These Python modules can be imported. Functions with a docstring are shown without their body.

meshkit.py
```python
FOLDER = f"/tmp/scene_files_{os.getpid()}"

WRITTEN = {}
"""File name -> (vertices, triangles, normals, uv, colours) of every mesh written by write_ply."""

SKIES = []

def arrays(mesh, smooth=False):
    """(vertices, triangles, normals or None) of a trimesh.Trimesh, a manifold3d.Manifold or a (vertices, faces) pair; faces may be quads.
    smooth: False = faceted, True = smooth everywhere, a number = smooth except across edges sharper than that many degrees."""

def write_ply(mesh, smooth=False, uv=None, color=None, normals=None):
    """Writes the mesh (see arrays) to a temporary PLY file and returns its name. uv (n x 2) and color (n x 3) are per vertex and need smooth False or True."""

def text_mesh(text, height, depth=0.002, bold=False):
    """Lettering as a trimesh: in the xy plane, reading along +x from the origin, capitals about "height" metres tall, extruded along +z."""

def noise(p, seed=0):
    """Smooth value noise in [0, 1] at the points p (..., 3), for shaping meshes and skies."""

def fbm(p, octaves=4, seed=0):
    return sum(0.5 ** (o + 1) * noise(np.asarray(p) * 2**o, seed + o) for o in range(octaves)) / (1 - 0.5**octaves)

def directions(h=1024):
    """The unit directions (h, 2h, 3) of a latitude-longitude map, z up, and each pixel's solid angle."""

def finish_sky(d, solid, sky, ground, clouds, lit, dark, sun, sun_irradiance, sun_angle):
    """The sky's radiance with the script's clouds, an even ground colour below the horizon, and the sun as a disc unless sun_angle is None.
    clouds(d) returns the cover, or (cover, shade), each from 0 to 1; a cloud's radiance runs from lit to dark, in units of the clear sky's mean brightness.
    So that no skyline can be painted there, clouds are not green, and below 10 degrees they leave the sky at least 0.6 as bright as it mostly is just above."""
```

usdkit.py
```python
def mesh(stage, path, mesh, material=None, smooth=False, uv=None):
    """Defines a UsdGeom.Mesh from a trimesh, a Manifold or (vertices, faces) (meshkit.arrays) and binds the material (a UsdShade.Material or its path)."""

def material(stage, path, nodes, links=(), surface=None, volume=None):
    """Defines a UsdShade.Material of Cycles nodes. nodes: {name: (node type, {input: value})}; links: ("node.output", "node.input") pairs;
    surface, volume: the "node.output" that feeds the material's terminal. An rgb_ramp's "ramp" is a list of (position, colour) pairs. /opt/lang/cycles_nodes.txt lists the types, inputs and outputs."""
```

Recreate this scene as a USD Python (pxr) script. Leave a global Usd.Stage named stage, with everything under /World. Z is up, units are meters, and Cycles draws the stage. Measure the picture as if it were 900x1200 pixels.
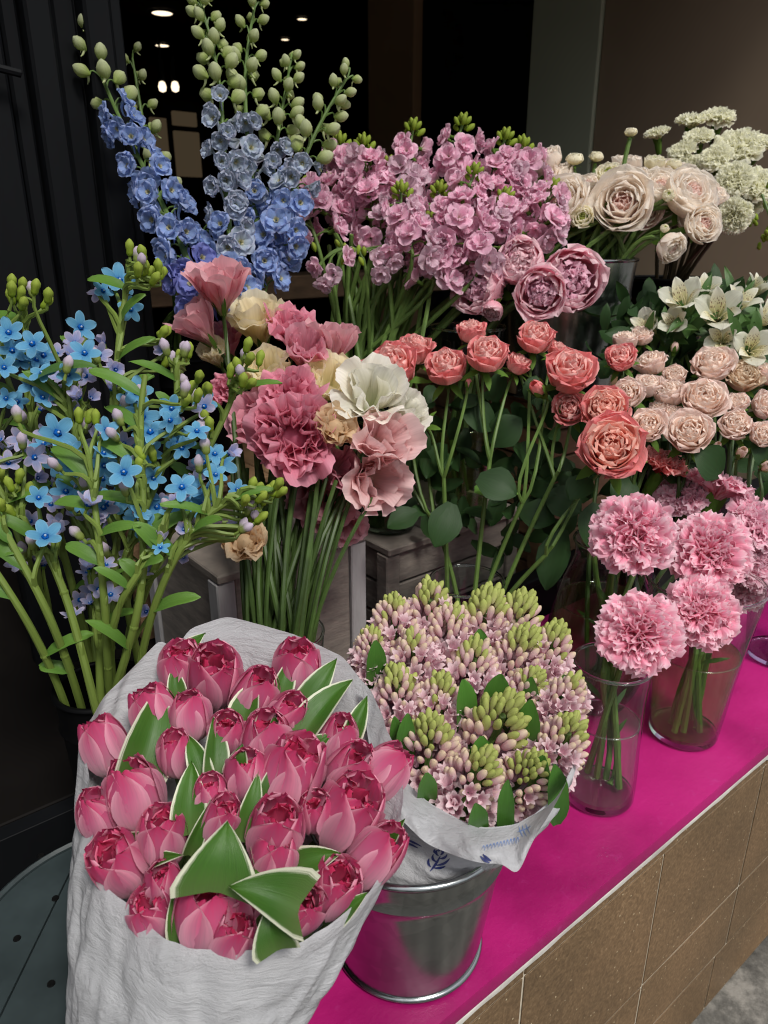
import math, random
import numpy as np
import trimesh, manifold3d
import meshkit, usdkit
from pxr import Usd, UsdGeom, UsdLux, UsdShade, Gf, Sdf, Vt

stage = Usd.Stage.CreateInMemory()
UsdGeom.SetStageUpAxis(stage, 'Z'); UsdGeom.SetStageMetersPerUnit(stage, 1.0)
UsdGeom.Xform.Define(stage, '/World')
rng = np.random.default_rng(7)
PI = math.pi

# ------------------------------------------------------------------ camera, sky, sun, exposure
FPX = 870.0                                   # focal length in pixels of a 900 wide picture
PITCH = math.radians(20.5)
EYE = np.array([0.0, 0.0, 0.92])
cam = UsdGeom.Camera.Define(stage, '/World/camera')
cam.AddTranslateOp().Set(Gf.Vec3d(*EYE)); cam.AddRotateXYZOp().Set(Gf.Vec3f(90 - 20.5, 0, 0))
cam.CreateHorizontalApertureAttr(36.0); cam.CreateFocalLengthAttr(36.0 * FPX / 900)
cam.CreateClippingRangeAttr(Gf.Vec2f(0.05, 200))
cam.CreateFStopAttr(16.0); cam.CreateFocusDistanceAttr(0.62)
cam.CreateExposureAttr(0.76)

SUN_DIR = np.array([0.38, -0.62, 1.05]); SUN_DIR /= np.linalg.norm(SUN_DIR)
elev, rot = math.asin(SUN_DIR[2]), math.atan2(SUN_DIR[0], SUN_DIR[1])
sky_mat = usdkit.material(stage, '/World/Looks/overcast_sky', {
    'sky': ('sky_texture', {'sky_type': 'single_scattering', 'sun_disc': False, 'sun_elevation': elev, 'sun_rotation': rot}),
    'tc': ('texture_coordinate', {}),
    'nz': ('noise_texture', {'scale': 2.2, 'detail': 5.0, 'roughness': 0.55}),
    'rp': ('rgb_ramp', {'ramp': [(0.0, (4.2, 4.3, 4.5)), (0.5, (5.6, 5.6, 5.6)), (1.0, (7.2, 7.1, 6.9))]}),
    'mx': ('mix_color', {'fac': 0.8}),
    'xyz': ('separate_xyz', {}), 'nrm': ('vector_math', {'math_type': 'normalize'}), 'geo': ('geometry', {}), 'cl': ('math', {'math_type': 'maximum', 'value2': 0.0}),
    'cie': ('math', {'math_type': 'multiply_add', 'value2': 1.12, 'value3': 0.50}), 'cc': ('combine_color', {'color_type': 'rgb'}), 'mul': ('mix_color', {'blend_type': 'multiply', 'fac': 1.0, 'use_clamp': False}),
    'bg': ('background_shader', {'strength': 0.09})},
    [('tc.generated', 'nz.vector'), ('nz.fac', 'rp.fac'), ('sky.color', 'mx.a'), ('rp.color', 'mx.b'), ('geo.position', 'nrm.vector1'), ('nrm.vector', 'xyz.vector'), ('xyz.z', 'cl.value1'), ('cl.value', 'cie.value1'), ('cie.value', 'cc.r'), ('cie.value', 'cc.g'), ('cie.value', 'cc.b'), ('mx.result', 'mul.a'), ('cc.color', 'mul.b'), ('mul.result', 'bg.color')], surface='bg.Background')
dome = UsdLux.DomeLight.Define(stage, '/World/sky')
dome.GetPrim().SetCustomDataByKey('kind', 'structure')
UsdShade.MaterialBindingAPI.Apply(dome.GetPrim()).Bind(sky_mat)
sun = UsdLux.DistantLight.Define(stage, '/World/sun')
sun.CreateIntensityAttr(0.40); sun.CreateAngleAttr(14.0); sun.CreateColorAttr(Gf.Vec3f(1.0, 0.96, 0.90))
sun.GetPrim().CreateAttribute('inputs:normalize', Sdf.ValueTypeNames.Bool).Set(True)
_z = SUN_DIR; _x = np.cross([0, 0, 1.0], _z); _x /= np.linalg.norm(_x); _y = np.cross(_z, _x)
sun.AddTransformOp().Set(Gf.Matrix4d(*[float(v) for v in (*_x, 0, *_y, 0, *_z, 0, 0, 0, 0, 1)]))

# ------------------------------------------------------------------ helpers: places
DS = np.array([.78, .625, 0]) / math.hypot(.78, .625)        # along the shop front
DN = np.array([-DS[1], DS[0], 0])                              # into the shop
UP = np.array([0, 0, 1.0])
def ray(u, v):
    x, y = (u - 450) / FPX, (v - 600) / FPX
    return np.array([x, math.cos(PITCH) - y * math.sin(PITCH), -(math.sin(PITCH) + y * math.cos(PITCH))])
def P(u, v, dep): return EYE + ray(u, v) * dep                 # a spot seen at (u, v), dep metres away
def onz(u, v, z): r = ray(u, v); return EYE + r * ((z - EYE[2]) / r[2])
def ont(u, v, t): r = ray(u, v); return EYE + r * (t / (r @ DN))
def S(s, t, z): return DS * s + DN * t + UP * z                # shop frame: along, inwards, up
def nrm(v): v = np.asarray(v, float); return v / (np.linalg.norm(v) + 1e-12)

# ------------------------------------------------------------------ helpers: prims
_names = {}
def numbered(parent, name):
    k = _names.get((parent, name), 0); _names[(parent, name)] = k + 1
    return f'{parent}/{name}' if k == 0 else f'{parent}/{name}_{k:03d}'
def path_of(o): return o if isinstance(o, str) else str(o.GetPath())
def data(p, **kw):
    for k, v in kw.items():
        if v: p.SetCustomDataByKey(k, v)
def put(path, V, F, mat, A=None, smooth=True, M=None):
    V, F = np.asarray(V, float), np.asarray(F, int)
    if F.shape[1] == 4: F = np.vstack([F[:, [0, 1, 2]], F[:, [0, 2, 3]]])
    m = usdkit.mesh(stage, path, trimesh.Trimesh(V, F, process=False), mat, smooth=smooth)
    m.CreateDoubleSidedAttr(True)
    if A is not None:
        UsdGeom.PrimvarsAPI(m).CreatePrimvar('pt', Sdf.ValueTypeNames.Float3Array, 'vertex').Set(Vt.Vec3fArray.FromNumpy(np.asarray(A, np.float32)))
    if M is not None: m.AddTransformOp().Set(M)
    return m.GetPrim()
def part(parent, name, mesh, mat, smooth=30, A=None, label=None, kind=None, M=None):
    if hasattr(mesh, 'to_mesh') or isinstance(mesh, trimesh.Trimesh): V, F, _ = meshkit.arrays(mesh)
    else: V, F = mesh[0], mesh[1]
    p = put(numbered(path_of(parent), name), V, F, mat, A, True if A is not None else smooth, M)
    data(p, label=label, kind=kind)
    return p
def thing(name, label, cat, group=None, loc=None, kind=None):
    x = UsdGeom.Xform.Define(stage, numbered('/World', name))
    data(x.GetPrim(), label=label, category=cat, group=group, kind=kind)
    return x.GetPrim()
def gm(B, o):
    """basis rows X, Y, Z and origin as a matrix"""
    return Gf.Matrix4d(*[float(v) for v in (*B[0], 0, *B[1], 0, *B[2], 0, *o, 1)])
def basis(axis, roll=0.0, scale=1.0, side=None):
    z = nrm(axis); h = np.array(side, float) if side is not None else (np.array([1.0, 0, 0]) if abs(z[0]) < .8 else np.array([0, 1.0, 0]))
    x = nrm(h - z * (h @ z)); y = np.cross(z, x)
    c, s = math.cos(roll), math.sin(roll)
    return np.array([x * c + y * s, y * c - x * s, z]) * scale
stage.CreateClassPrim('/World/Prototypes')
def proto(name, parts):
    """parts: (name, V, F, A, material)"""
    p = f'/World/Prototypes/{name}'
    UsdGeom.Xform.Define(stage, p)
    for nm, V, F, A, mat in parts: put(numbered(p, nm), V, F, mat, A)
    return p
def use(parent, name, pr, M, label=None):
    x = UsdGeom.Xform.Define(stage, numbered(path_of(parent), name))
    x.AddTransformOp().Set(M)
    x.GetPrim().GetReferences().AddInternalReference(pr); x.GetPrim().SetInstanceable(True)
    data(x.GetPrim(), label=label)
    return x.GetPrim()

# ------------------------------------------------------------------ helpers: shapes
def box(a, b, bev=0.0015, ax=(DS, DN, UP)):
    """box from (s,t,z) to (s,t,z) in the shop frame, edges chamfered"""
    a, b = np.minimum(a, b), np.maximum(a, b); c, h = (np.array(a) + b) / 2, (np.array(b) - a) / 2
    bev = min(bev, *(h * .45)); pts = []
    for sx in (-1, 1):
        for sy in (-1, 1):
            for sz in (-1, 1):
                for k in range(3):
                    q = h.copy(); q -= bev; q[k] += bev
                    pts.append(c + q * (sx, sy, sz))
    m = manifold3d.Manifold.hull_points(np.array(pts)).to_mesh()
    V = m.vert_properties[:, :3] @ np.array(ax)
    return V, m.tri_verts
def prism(poly, z0, z1, bev=.002):
    """plan polygon of (s,t) corners, convex"""
    poly = np.array(poly, float); c = poly.mean(0); pts = []
    for p in poly:
        i = p + nrm(c - p) * bev * 1.4
        pts += [S(*p, z0 + bev), S(*p, z1 - bev), S(*i, z0), S(*i, z1)]
    m = manifold3d.Manifold.hull_points(np.array(pts)).to_mesh()
    return m.vert_properties[:, :3], m.tri_verts
def lathe(prof, n=48, center=(0, 0, 0), wob=None):
    prof = np.array(prof, float); a = np.linspace(0, 2 * PI, n, endpoint=False)
    r, z = prof[:, 0][:, None], prof[:, 1][:, None]
    V = np.stack([r * np.cos(a), r * np.sin(a), z + 0 * a], -1).reshape(-1, 3) + np.asarray(center)
    i, j = np.meshgrid(np.arange(len(prof) - 1), np.arange(n), indexing='ij'); k = (j + 1) % n
    F = np.stack([i * n + j, i * n + k, (i + 1) * n + k, (i + 1) * n + j], -1).reshape(-1, 4)
    return V, np.vstack([F[:, [0, 1, 2]], F[:, [0, 2, 3]]])
def spline(pts, n):
    pts = np.asarray(pts, float)
    if len(pts) == 2: return pts[0] + (pts[1] - pts[0]) * np.linspace(0, 1, n)[:, None]
    from scipy.interpolate import CubicSpline
    d = np.r_[0, np.cumsum(np.linalg.norm(np.diff(pts, axis=0), axis=1) ** .7 + 1e-6)]
    return CubicSpline(d, pts)(np.linspace(0, d[-1], n))
def tube(pts, r, n=10, sides=6, cap=True):
    p = spline(pts, n); rad = np.interp(np.linspace(0, 1, n), np.linspace(0, 1, np.size(r)) if np.size(r) > 1 else [0, 1], r if np.size(r) > 1 else [r, r])
    t = np.gradient(p, axis=0); t /= np.linalg.norm(t, axis=1, keepdims=True) + 1e-12
    h = np.array([.31, .22, .93]); h = np.where(np.abs(t @ h)[:, None] > .95, np.array([1., 0, 0]), h)
    a = np.cross(t, h); a /= np.linalg.norm(a, axis=1, keepdims=True); b = np.cross(t, a)
    ang = np.arange(sides) * 2 * PI / sides
    V = (p[:, None] + rad[:, None, None] * (np.cos(ang)[None, :, None] * a[:, None] + np.sin(ang)[None, :, None] * b[:, None])).reshape(-1, 3)
    i, j = np.meshgrid(np.arange(n - 1), np.arange(sides), indexing='ij'); k = (j + 1) % sides
    F = np.stack([i * sides + j, i * sides + k, (i + 1) * sides + k, (i + 1) * sides + j], -1).reshape(-1, 4)
    F = np.vstack([F[:, [0, 1, 2]], F[:, [0, 2, 3]]])
    if cap:
        o = len(V); V = np.vstack([V, p[-1] + t[-1] * rad[-1] * .5]); e = (n - 1) * sides
        F = np.vstack([F, [[e + q, e + (q + 1) % sides, o] for q in range(sides)]])
    return V, F
def cat(ms):
    Vs, Fs, o = [], [], 0
    for V, F in ms:
        Vs.append(V); Fs.append(np.asarray(F) + o); o += len(V)
    return np.vstack(Vs), np.vstack(Fs)
def xf(V, B, o): return np.asarray(V) @ B + np.asarray(o)

PROF = {'round': ([0, .1, .3, .55, .75, .88, .96, 1], [.22, .42, .78, 1, .96, .76, .46, .16]),
        'ovate': ([0, .15, .4, .6, .8, .93, 1], [.3, .62, 1, .95, .66, .32, .06]),
        'lance': ([0, .2, .5, .75, .92, 1], [.45, .85, 1, .72, .3, .03]),
        'fan': ([0, .2, .45, .7, .9, 1], [.14, .2, .5, .85, 1, .94]),
        'tri': ([0, .1, .3, .5, .7, .9, 1], [.92, 1, .86, .64, .38, .12, .01]),
        'tulipleaf': ([0, .2, .4, .6, .8, .93, 1], [.85, 1, .92, .72, .40, .15, .01]),
        'oblong': ([0, .12, .3, .7, .88, 1], [.35, .75, 1, .95, .66, .12])}
def petal(L, W, ang, shape='round', cup=0.0, ruf=0.0, rf=5.0, teeth=0.0, r0=0.0, z0=0.0, phi=0.0, nv=7, nu=6, rnd=None, rounds=.0, fold=0.0, rv=1.5):
    """A petal or leaf: grows from the axis, leans out by the angles ang = [(v, degrees from the axis)]; the cup closes towards the axis. Returns V, F, A (A = along, across, chance)."""
    rnd = rng.random() if rnd is None else rnd
    v = 1 - (1 - np.linspace(0, 1, nv)) ** 1.25; u = np.linspace(-1, 1, nu)
    a = np.radians(np.interp(v, [q[0] for q in ang], [q[1] for q in ang]))
    w = np.interp(v, *PROF[shape]) * W / 2
    dv = np.diff(v, prepend=0) * L
    am = np.concatenate([[a[0]], (a[1:] + a[:-1]) / 2])
    r = r0 + np.cumsum(np.sin(am) * dv); z = z0 + np.cumsum(np.cos(am) * dv)
    U, Vv = np.meshgrid(u, v); wv = w[:, None] * U
    if cup > 1e-6:
        ph = np.clip(wv * cup, -2.6, 2.6); y = np.sin(ph) / cup; h = (1 - np.cos(ph)) / cup
    else: y, h = wv, np.zeros_like(wv)
    h = h + fold * np.abs(U) * w[:, None]
    p1, p2, p3 = rng.random(3) * 2 * PI
    wave = np.sin(rf * U + p1 + 2 * Vv) * .6 + np.sin(rf * 1.9 * U + p2) * .4 + .3 * np.sin(7 * Vv + p3 + 2 * U)
    h = h + ruf * wave * np.maximum(Vv ** rv, .55 * np.abs(U) ** 2 * Vv)
    ext = -rounds * L * U ** 2 * Vv ** 2
    if teeth: ext = ext + teeth * ((np.arange(nu) % 2) * rng.uniform(.5, 1, nu) - .4 + rng.normal(0, .12, nu))[None, :] * np.where(Vv > .999, 1, np.where(Vv > .93, .15, 0)) 
    ca, sa = np.cos(a)[:, None], np.sin(a)[:, None]
    R = r[:, None] + sa * ext - ca * h; Z = z[:, None] + ca * ext + sa * h
    c, s = math.cos(phi), math.sin(phi)
    X = np.stack([R * c - y * s, R * s + y * c, Z], -1).reshape(-1, 3)
    i, j = np.meshgrid(np.arange(nv - 1), np.arange(nu - 1), indexing='ij')
    F = np.stack([i * nu + j, i * nu + j + 1, (i + 1) * nu + j + 1, (i + 1) * nu + j], -1).reshape(-1, 4)
    F = np.vstack([F[:, [0, 1, 2]], F[:, [0, 2, 3]]])
    return X, F, np.stack([Vv, U, np.full_like(U, rnd)], -1).reshape(-1, 3)
def blob(prof, n=8, lobes=0, depth=0.0, rnd=None):
    """a bud: a lathe along z, closed at both ends, with its attribute"""
    prof = np.array(prof, float); a = np.linspace(0, 2 * PI, n, endpoint=False)
    k = 1 + depth * np.cos(lobes * a)
    V = np.stack([prof[:, :1] * np.cos(a) * k, prof[:, :1] * np.sin(a) * k, prof[:, 1:] + 0 * a], -1).reshape(-1, 3)
    m = len(prof); i, j = np.meshgrid(np.arange(m - 1), np.arange(n), indexing='ij'); q = (j + 1) % n
    F = np.stack([i * n + j, i * n + q, (i + 1) * n + q, (i + 1) * n + j], -1).reshape(-1, 4)
    t = np.repeat((prof[:, 1] - prof[0, 1]) / (prof[-1, 1] - prof[0, 1]), n)
    return V, np.vstack([F[:, [0, 1, 2]], F[:, [0, 2, 3]]]), np.stack([t, np.tile(np.cos(a * 3), m), np.full(len(t), rng.random() if rnd is None else rnd)], -1)
def merge(ps):
    V, F = cat([(p[0], p[1]) for p in ps]); return V, F, np.vstack([p[2] for p in ps])

# ------------------------------------------------------------------ materials
def plain(name, col, rough=.6, spec=.5, metal=0.0, noise=0.0, nscale=20.0, bump=0.0, bscale=60.0, col2=None, stretch=(1, 1, 1)):
    nodes = {'p': ('principled_bsdf', {'base_color': col, 'roughness': rough, 'specular_ior_level': spec, 'metallic': metal}),
             'tc': ('texture_coordinate', {}), 'mp': ('mapping', {'scale': stretch})}
    links = [('tc.object', 'mp.vector')]
    if noise or col2:
        c2 = col2 or tuple(c * (1 - noise) for c in col); c1 = col if col2 else tuple(min(1, c * (1 + noise)) for c in col)
        nodes['n'] = ('noise_texture', {'scale': nscale, 'detail': 6.0, 'roughness': .6})
        nodes['r'] = ('rgb_ramp', {'ramp': [(.3, c2), (.7, c1)]})
        links += [('mp.vector', 'n.vector'), ('n.fac', 'r.fac'), ('r.color', 'p.base_color')]
    if bump:
        nodes['n2'] = ('noise_texture', {'scale': bscale, 'detail': 5.0}); nodes['b'] = ('bump', {'strength': bump, 'distance': .002})
        links += [('mp.vector', 'n2.vector'), ('n2.fac', 'b.height'), ('b.normal', 'p.normal')]
    return usdkit.material(stage, f'/World/Looks/{name}', nodes, links, surface='p.BSDF')
def petals(name, stops, edge=None, at=(.75, 1.0), trans=.3, rough=.55, vein=.25, var=.22, spec=.10, uf=7.0, sat=1.14, ejit=.0):
    """petal pigment: a ramp from claw to tip, an edge colour, veins along the petal, chance from petal to petal"""
    nodes = {'a': ('attribute', {'attribute': 'pt'}), 's': ('separate_xyz', {}),
             'ab': ('math', {'math_type': 'absolute'}),
             'cv': ('combine_xyz', {}), 'u8': ('math', {'math_type': 'multiply', 'value2': uf}), 'r9': ('math', {'math_type': 'multiply', 'value2': 91.0}),
             'nz': ('noise_texture', {'scale': 1.6, 'detail': 4.0, 'roughness': .6}),
             'off': ('math', {'math_type': 'multiply_add', 'value2': .36, 'value3': -.18}), 'vv': ('math', {'math_type': 'add'}),
             'rp': ('rgb_ramp', {'ramp': stops}),
             'ed': ('map_range', {'range_type': 'smoothstep', 'from_min': at[0], 'from_max': at[1], 'clamp': True}),
             'mx': ('mix_color', {'b': edge or (1, 1, 1), 'fac': 0.0}),
             'vm': ('math', {'math_type': 'multiply_add', 'value2': var, 'value3': 1 - var / 2}),
             'nm': ('math', {'math_type': 'multiply_add', 'value2': vein * 2, 'value3': 1 - vein}), 'pr': ('math', {'math_type': 'multiply'}),
             'h': ('hsv', {'saturation': sat}), 'ej': ('math', {'math_type': 'multiply_add', 'value2': ejit, 'value3': -ejit / 2}), 'ea': ('math', {'math_type': 'add'}),
             'p': ('principled_bsdf', {'roughness': rough, 'specular_ior_level': spec}),
             't': ('translucent_bsdf', {}), 'm': ('mix_closure', {'fac': trans}),
             'bp': ('bump', {'strength': .25, 'distance': .0012})}
    links = [('a.vector', 's.vector'), ('s.y', 'ab.value1'), ('s.y', 'u8.value1'), ('s.z', 'r9.value1'), ('u8.value', 'cv.x'), ('s.x', 'cv.y'), ('r9.value', 'cv.z'), ('cv.vector', 'nz.vector'),
             ('nz.fac', 'off.value1'), ('s.x', 'vv.value1'), ('off.value', 'vv.value2'), ('vv.value', 'rp.fac'), ('rp.color', 'mx.a'),
             ('s.z', 'vm.value1'), ('nz.fac', 'nm.value1'), ('vm.value', 'pr.value1'), ('nm.value', 'pr.value2'), ('pr.value', 'h.value'), ('mx.result', 'h.color'),
             ('h.color', 'p.base_color'), ('h.color', 't.color'), ('p.BSDF', 'm.closure1'), ('t.BSDF', 'm.closure2'), ('nz.fac', 'bp.height'), ('bp.normal', 'p.normal')]
    if edge: links += [('nz.fac', 'ej.value1'), ('ab.value', 'ea.value1'), ('ej.value', 'ea.value2'), ('ea.value', 'ed.value'), ('ed.result', 'mx.fac')]
    return usdkit.material(stage, f'/World/Looks/{name}', nodes, links, surface='m.Closure' if False else 'm.closure')
def sr(r, g, b):
    f = lambda c: (c / 255 / 12.92) if c <= 10 else ((c / 255 + .055) / 1.055) ** 2.4
    return (f(r), f(g), f(b))
def glass(name, tint=(.97, .985, .975), gloss=.03, edge=(.38, .46, .42)):
    # a thin wall: the longer way through the glass at a grazing angle tints it more
    return usdkit.material(stage, f'/World/Looks/{name}', {
        'geo': ('geometry', {}), 'ior': ('mix_float', {'a': 1.52, 'b': .658}), 'f': ('fresnel', {}), 'lw': ('layer_weight', {'blend': .5}), 'pw': ('math', {'math_type': 'power', 'value2': 3.0}),
        'c': ('mix_color', {'a': tint, 'b': tuple(e * q for e, q in zip(edge, tint))}), 't': ('transparent_bsdf', {}), 'g': ('glossy_bsdf', {'color': (1, 1, 1), 'roughness': gloss}), 'm': ('mix_closure', {})},
        [('geo.backfacing', 'ior.fac'), ('ior.result', 'f.IOR'), ('lw.facing', 'pw.value1'), ('pw.value', 'c.fac'), ('c.result', 't.color'), ('f.fac', 'm.fac'), ('t.BSDF', 'm.closure1'), ('g.BSDF', 'm.closure2')], surface='m.closure')
def water(name, tint, murk, amount):
    return usdkit.material(stage, f'/World/Looks/{name}', {'geo': ('geometry', {}), 'ior': ('mix_float', {'a': 1.33, 'b': .752}), 'f': ('fresnel', {}), 't': ('transparent_bsdf', {'color': tint}), 'd': ('translucent_bsdf', {'color': murk}), 'g': ('glossy_bsdf', {'color': (1, 1, 1), 'roughness': .02}),
        'm': ('mix_closure', {'fac': amount}), 'm2': ('mix_closure', {})}, [('geo.backfacing', 'ior.fac'), ('ior.result', 'f.IOR'), ('t.BSDF', 'm.closure1'), ('d.BSDF', 'm.closure2'), ('f.fac', 'm2.fac'), ('m.closure', 'm2.closure1'), ('g.BSDF', 'm2.closure2')], surface='m2.closure')

M_pink = usdkit.material(stage, '/World/Looks/magenta_paint', {
    'tc': ('texture_coordinate', {}), 'mp': ('mapping', {'rotation': (0, 0, -math.atan2(DS[1], DS[0])), 'mapping_type': 'point'}), 'mp2': ('mapping', {'scale': (6, 70, 60)}),
    'n1': ('noise_texture', {'scale': 1.0, 'detail': 5.0}), 'n2': ('noise_texture', {'scale': 55.0, 'detail': 6.0, 'roughness': .7}), 'n3': ('noise_texture', {'scale': 7.0, 'detail': 4.0}),
    'r': ('rgb_ramp', {'ramp': [(.32, (.27, .0038, .092)), (.5, (.405, .006, .140)), (.7, (.47, .008, .170))]}),
    'scr': ('rgb_ramp', {'ramp': [(.0, (0, 0, 0)), (.60, (0, 0, 0)), (.72, (1, 1, 1))]}), 'mk': ('math', {'math_type': 'multiply', 'value2': .30}),
    'mx': ('mix_color', {'b': (.47, .055, .26)}),
    'rr': ('map_range', {'from_min': .3, 'from_max': .7, 'to_min': .38, 'to_max': .62}),
    'ad': ('math', {'math_type': 'multiply_add', 'value2': .5}), 'b': ('bump', {'strength': .55, 'distance': .0015}), 'p': ('principled_bsdf', {'specular_ior_level': .45})},
    [('tc.object', 'mp.vector'), ('mp.vector', 'mp2.vector'), ('mp2.vector', 'n1.vector'), ('tc.object', 'n2.vector'), ('tc.object', 'n3.vector'), ('n3.fac', 'r.fac'), ('n2.fac', 'scr.fac'), ('scr.color', 'mk.value1'),
     ('mk.value', 'mx.fac'), ('r.color', 'mx.a'), ('mx.result', 'p.base_color'), ('n3.fac', 'rr.value'), ('rr.result', 'p.roughness'), ('n1.fac', 'ad.value1'), ('n2.fac', 'ad.value3'), ('ad.value', 'b.height'), ('b.normal', 'p.normal')], surface='p.BSDF')
M_tile = usdkit.material(stage, '/World/Looks/speckled_brown_tile', {
    'tc': ('texture_coordinate', {}), 'n1': ('noise_texture', {'scale': 260.0, 'detail': 3.0, 'roughness': .7}), 'n2': ('noise_texture', {'scale': 6.0, 'detail': 5.0}), 'v': ('voronoi_texture', {'scale': 250.0}),
    'r': ('rgb_ramp', {'ramp': [(.34, (.135, .088, .046)), (.56, (.205, .138, .074)), (.72, (.29, .205, .118))]}),
    'r2': ('rgb_ramp', {'ramp': [(.3, (.62, .58, .52)), (.7, (1.1, 1.0, .92))]}), 'mu': ('mix_color', {'blend_type': 'multiply', 'fac': 1.0, 'use_clamp': False}),
    'sp': ('rgb_ramp', {'ramp': [(0, (1, 1, 1)), (.16, (1, 1, 1)), (.24, (0, 0, 0)), (1, (0, 0, 0))]}), 'vr': ('separate_xyz', {}), 'gt': ('math', {'math_type': 'greater_than', 'value2': .93}), 'ml': ('math', {'math_type': 'multiply'}),
    'mx': ('mix_color', {'b': (.62, .52, .34)}), 'b': ('bump', {'strength': .3, 'distance': .0008}), 'p': ('principled_bsdf', {'roughness': .55})},
    [('tc.object', 'n1.vector'), ('tc.object', 'n2.vector'), ('tc.object', 'v.vector'), ('n1.fac', 'r.fac'), ('n2.fac', 'r2.fac'), ('r.color', 'mu.a'), ('r2.color', 'mu.b'), ('v.distance', 'sp.fac'), ('v.color', 'vr.vector'), ('vr.x', 'gt.value1'),
     ('sp.color', 'ml.value1'), ('gt.value', 'ml.value2'), ('ml.value', 'mx.fac'), ('mu.result', 'mx.a'), ('mx.result', 'p.base_color'), ('n1.fac', 'b.height'), ('b.normal', 'p.normal')], surface='p.BSDF')
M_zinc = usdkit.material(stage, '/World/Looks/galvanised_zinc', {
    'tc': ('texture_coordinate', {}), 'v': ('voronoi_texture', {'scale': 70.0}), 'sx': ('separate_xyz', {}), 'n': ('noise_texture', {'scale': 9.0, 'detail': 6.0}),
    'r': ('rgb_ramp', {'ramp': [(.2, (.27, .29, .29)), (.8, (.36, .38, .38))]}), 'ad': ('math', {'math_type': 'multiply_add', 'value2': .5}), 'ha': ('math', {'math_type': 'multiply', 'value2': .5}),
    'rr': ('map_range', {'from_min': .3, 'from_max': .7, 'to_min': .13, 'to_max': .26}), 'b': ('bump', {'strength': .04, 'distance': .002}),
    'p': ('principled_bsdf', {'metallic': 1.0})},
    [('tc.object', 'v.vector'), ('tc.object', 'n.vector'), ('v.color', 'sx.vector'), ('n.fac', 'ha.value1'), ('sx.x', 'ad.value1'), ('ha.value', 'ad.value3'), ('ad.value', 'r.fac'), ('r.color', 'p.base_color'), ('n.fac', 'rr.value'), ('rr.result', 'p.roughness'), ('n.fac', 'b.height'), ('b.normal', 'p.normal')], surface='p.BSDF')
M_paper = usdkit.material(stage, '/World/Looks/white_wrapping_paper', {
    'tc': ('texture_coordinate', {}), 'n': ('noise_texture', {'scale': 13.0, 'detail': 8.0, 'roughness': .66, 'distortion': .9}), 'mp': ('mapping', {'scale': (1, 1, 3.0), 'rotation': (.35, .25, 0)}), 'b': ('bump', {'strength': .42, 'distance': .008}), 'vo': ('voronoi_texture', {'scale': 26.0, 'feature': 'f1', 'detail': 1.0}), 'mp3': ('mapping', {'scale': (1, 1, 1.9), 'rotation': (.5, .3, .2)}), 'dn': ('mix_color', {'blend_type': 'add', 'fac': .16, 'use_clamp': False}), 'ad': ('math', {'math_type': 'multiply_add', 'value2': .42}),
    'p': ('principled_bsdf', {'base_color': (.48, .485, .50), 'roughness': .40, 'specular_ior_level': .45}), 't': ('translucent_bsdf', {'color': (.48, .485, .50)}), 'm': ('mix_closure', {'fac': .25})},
    [('tc.object', 'mp.vector'), ('mp.vector', 'n.vector'), ('tc.object', 'mp3.vector'), ('mp3.vector', 'dn.a'), ('n.color', 'dn.b'), ('dn.result', 'vo.vector'), ('vo.distance', 'ad.value1'), ('n.fac', 'ad.value3'), ('ad.value', 'b.height'), ('b.normal', 'p.normal'), ('p.BSDF', 'm.closure1'), ('t.BSDF', 'm.closure2')], surface='m.closure')
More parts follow.
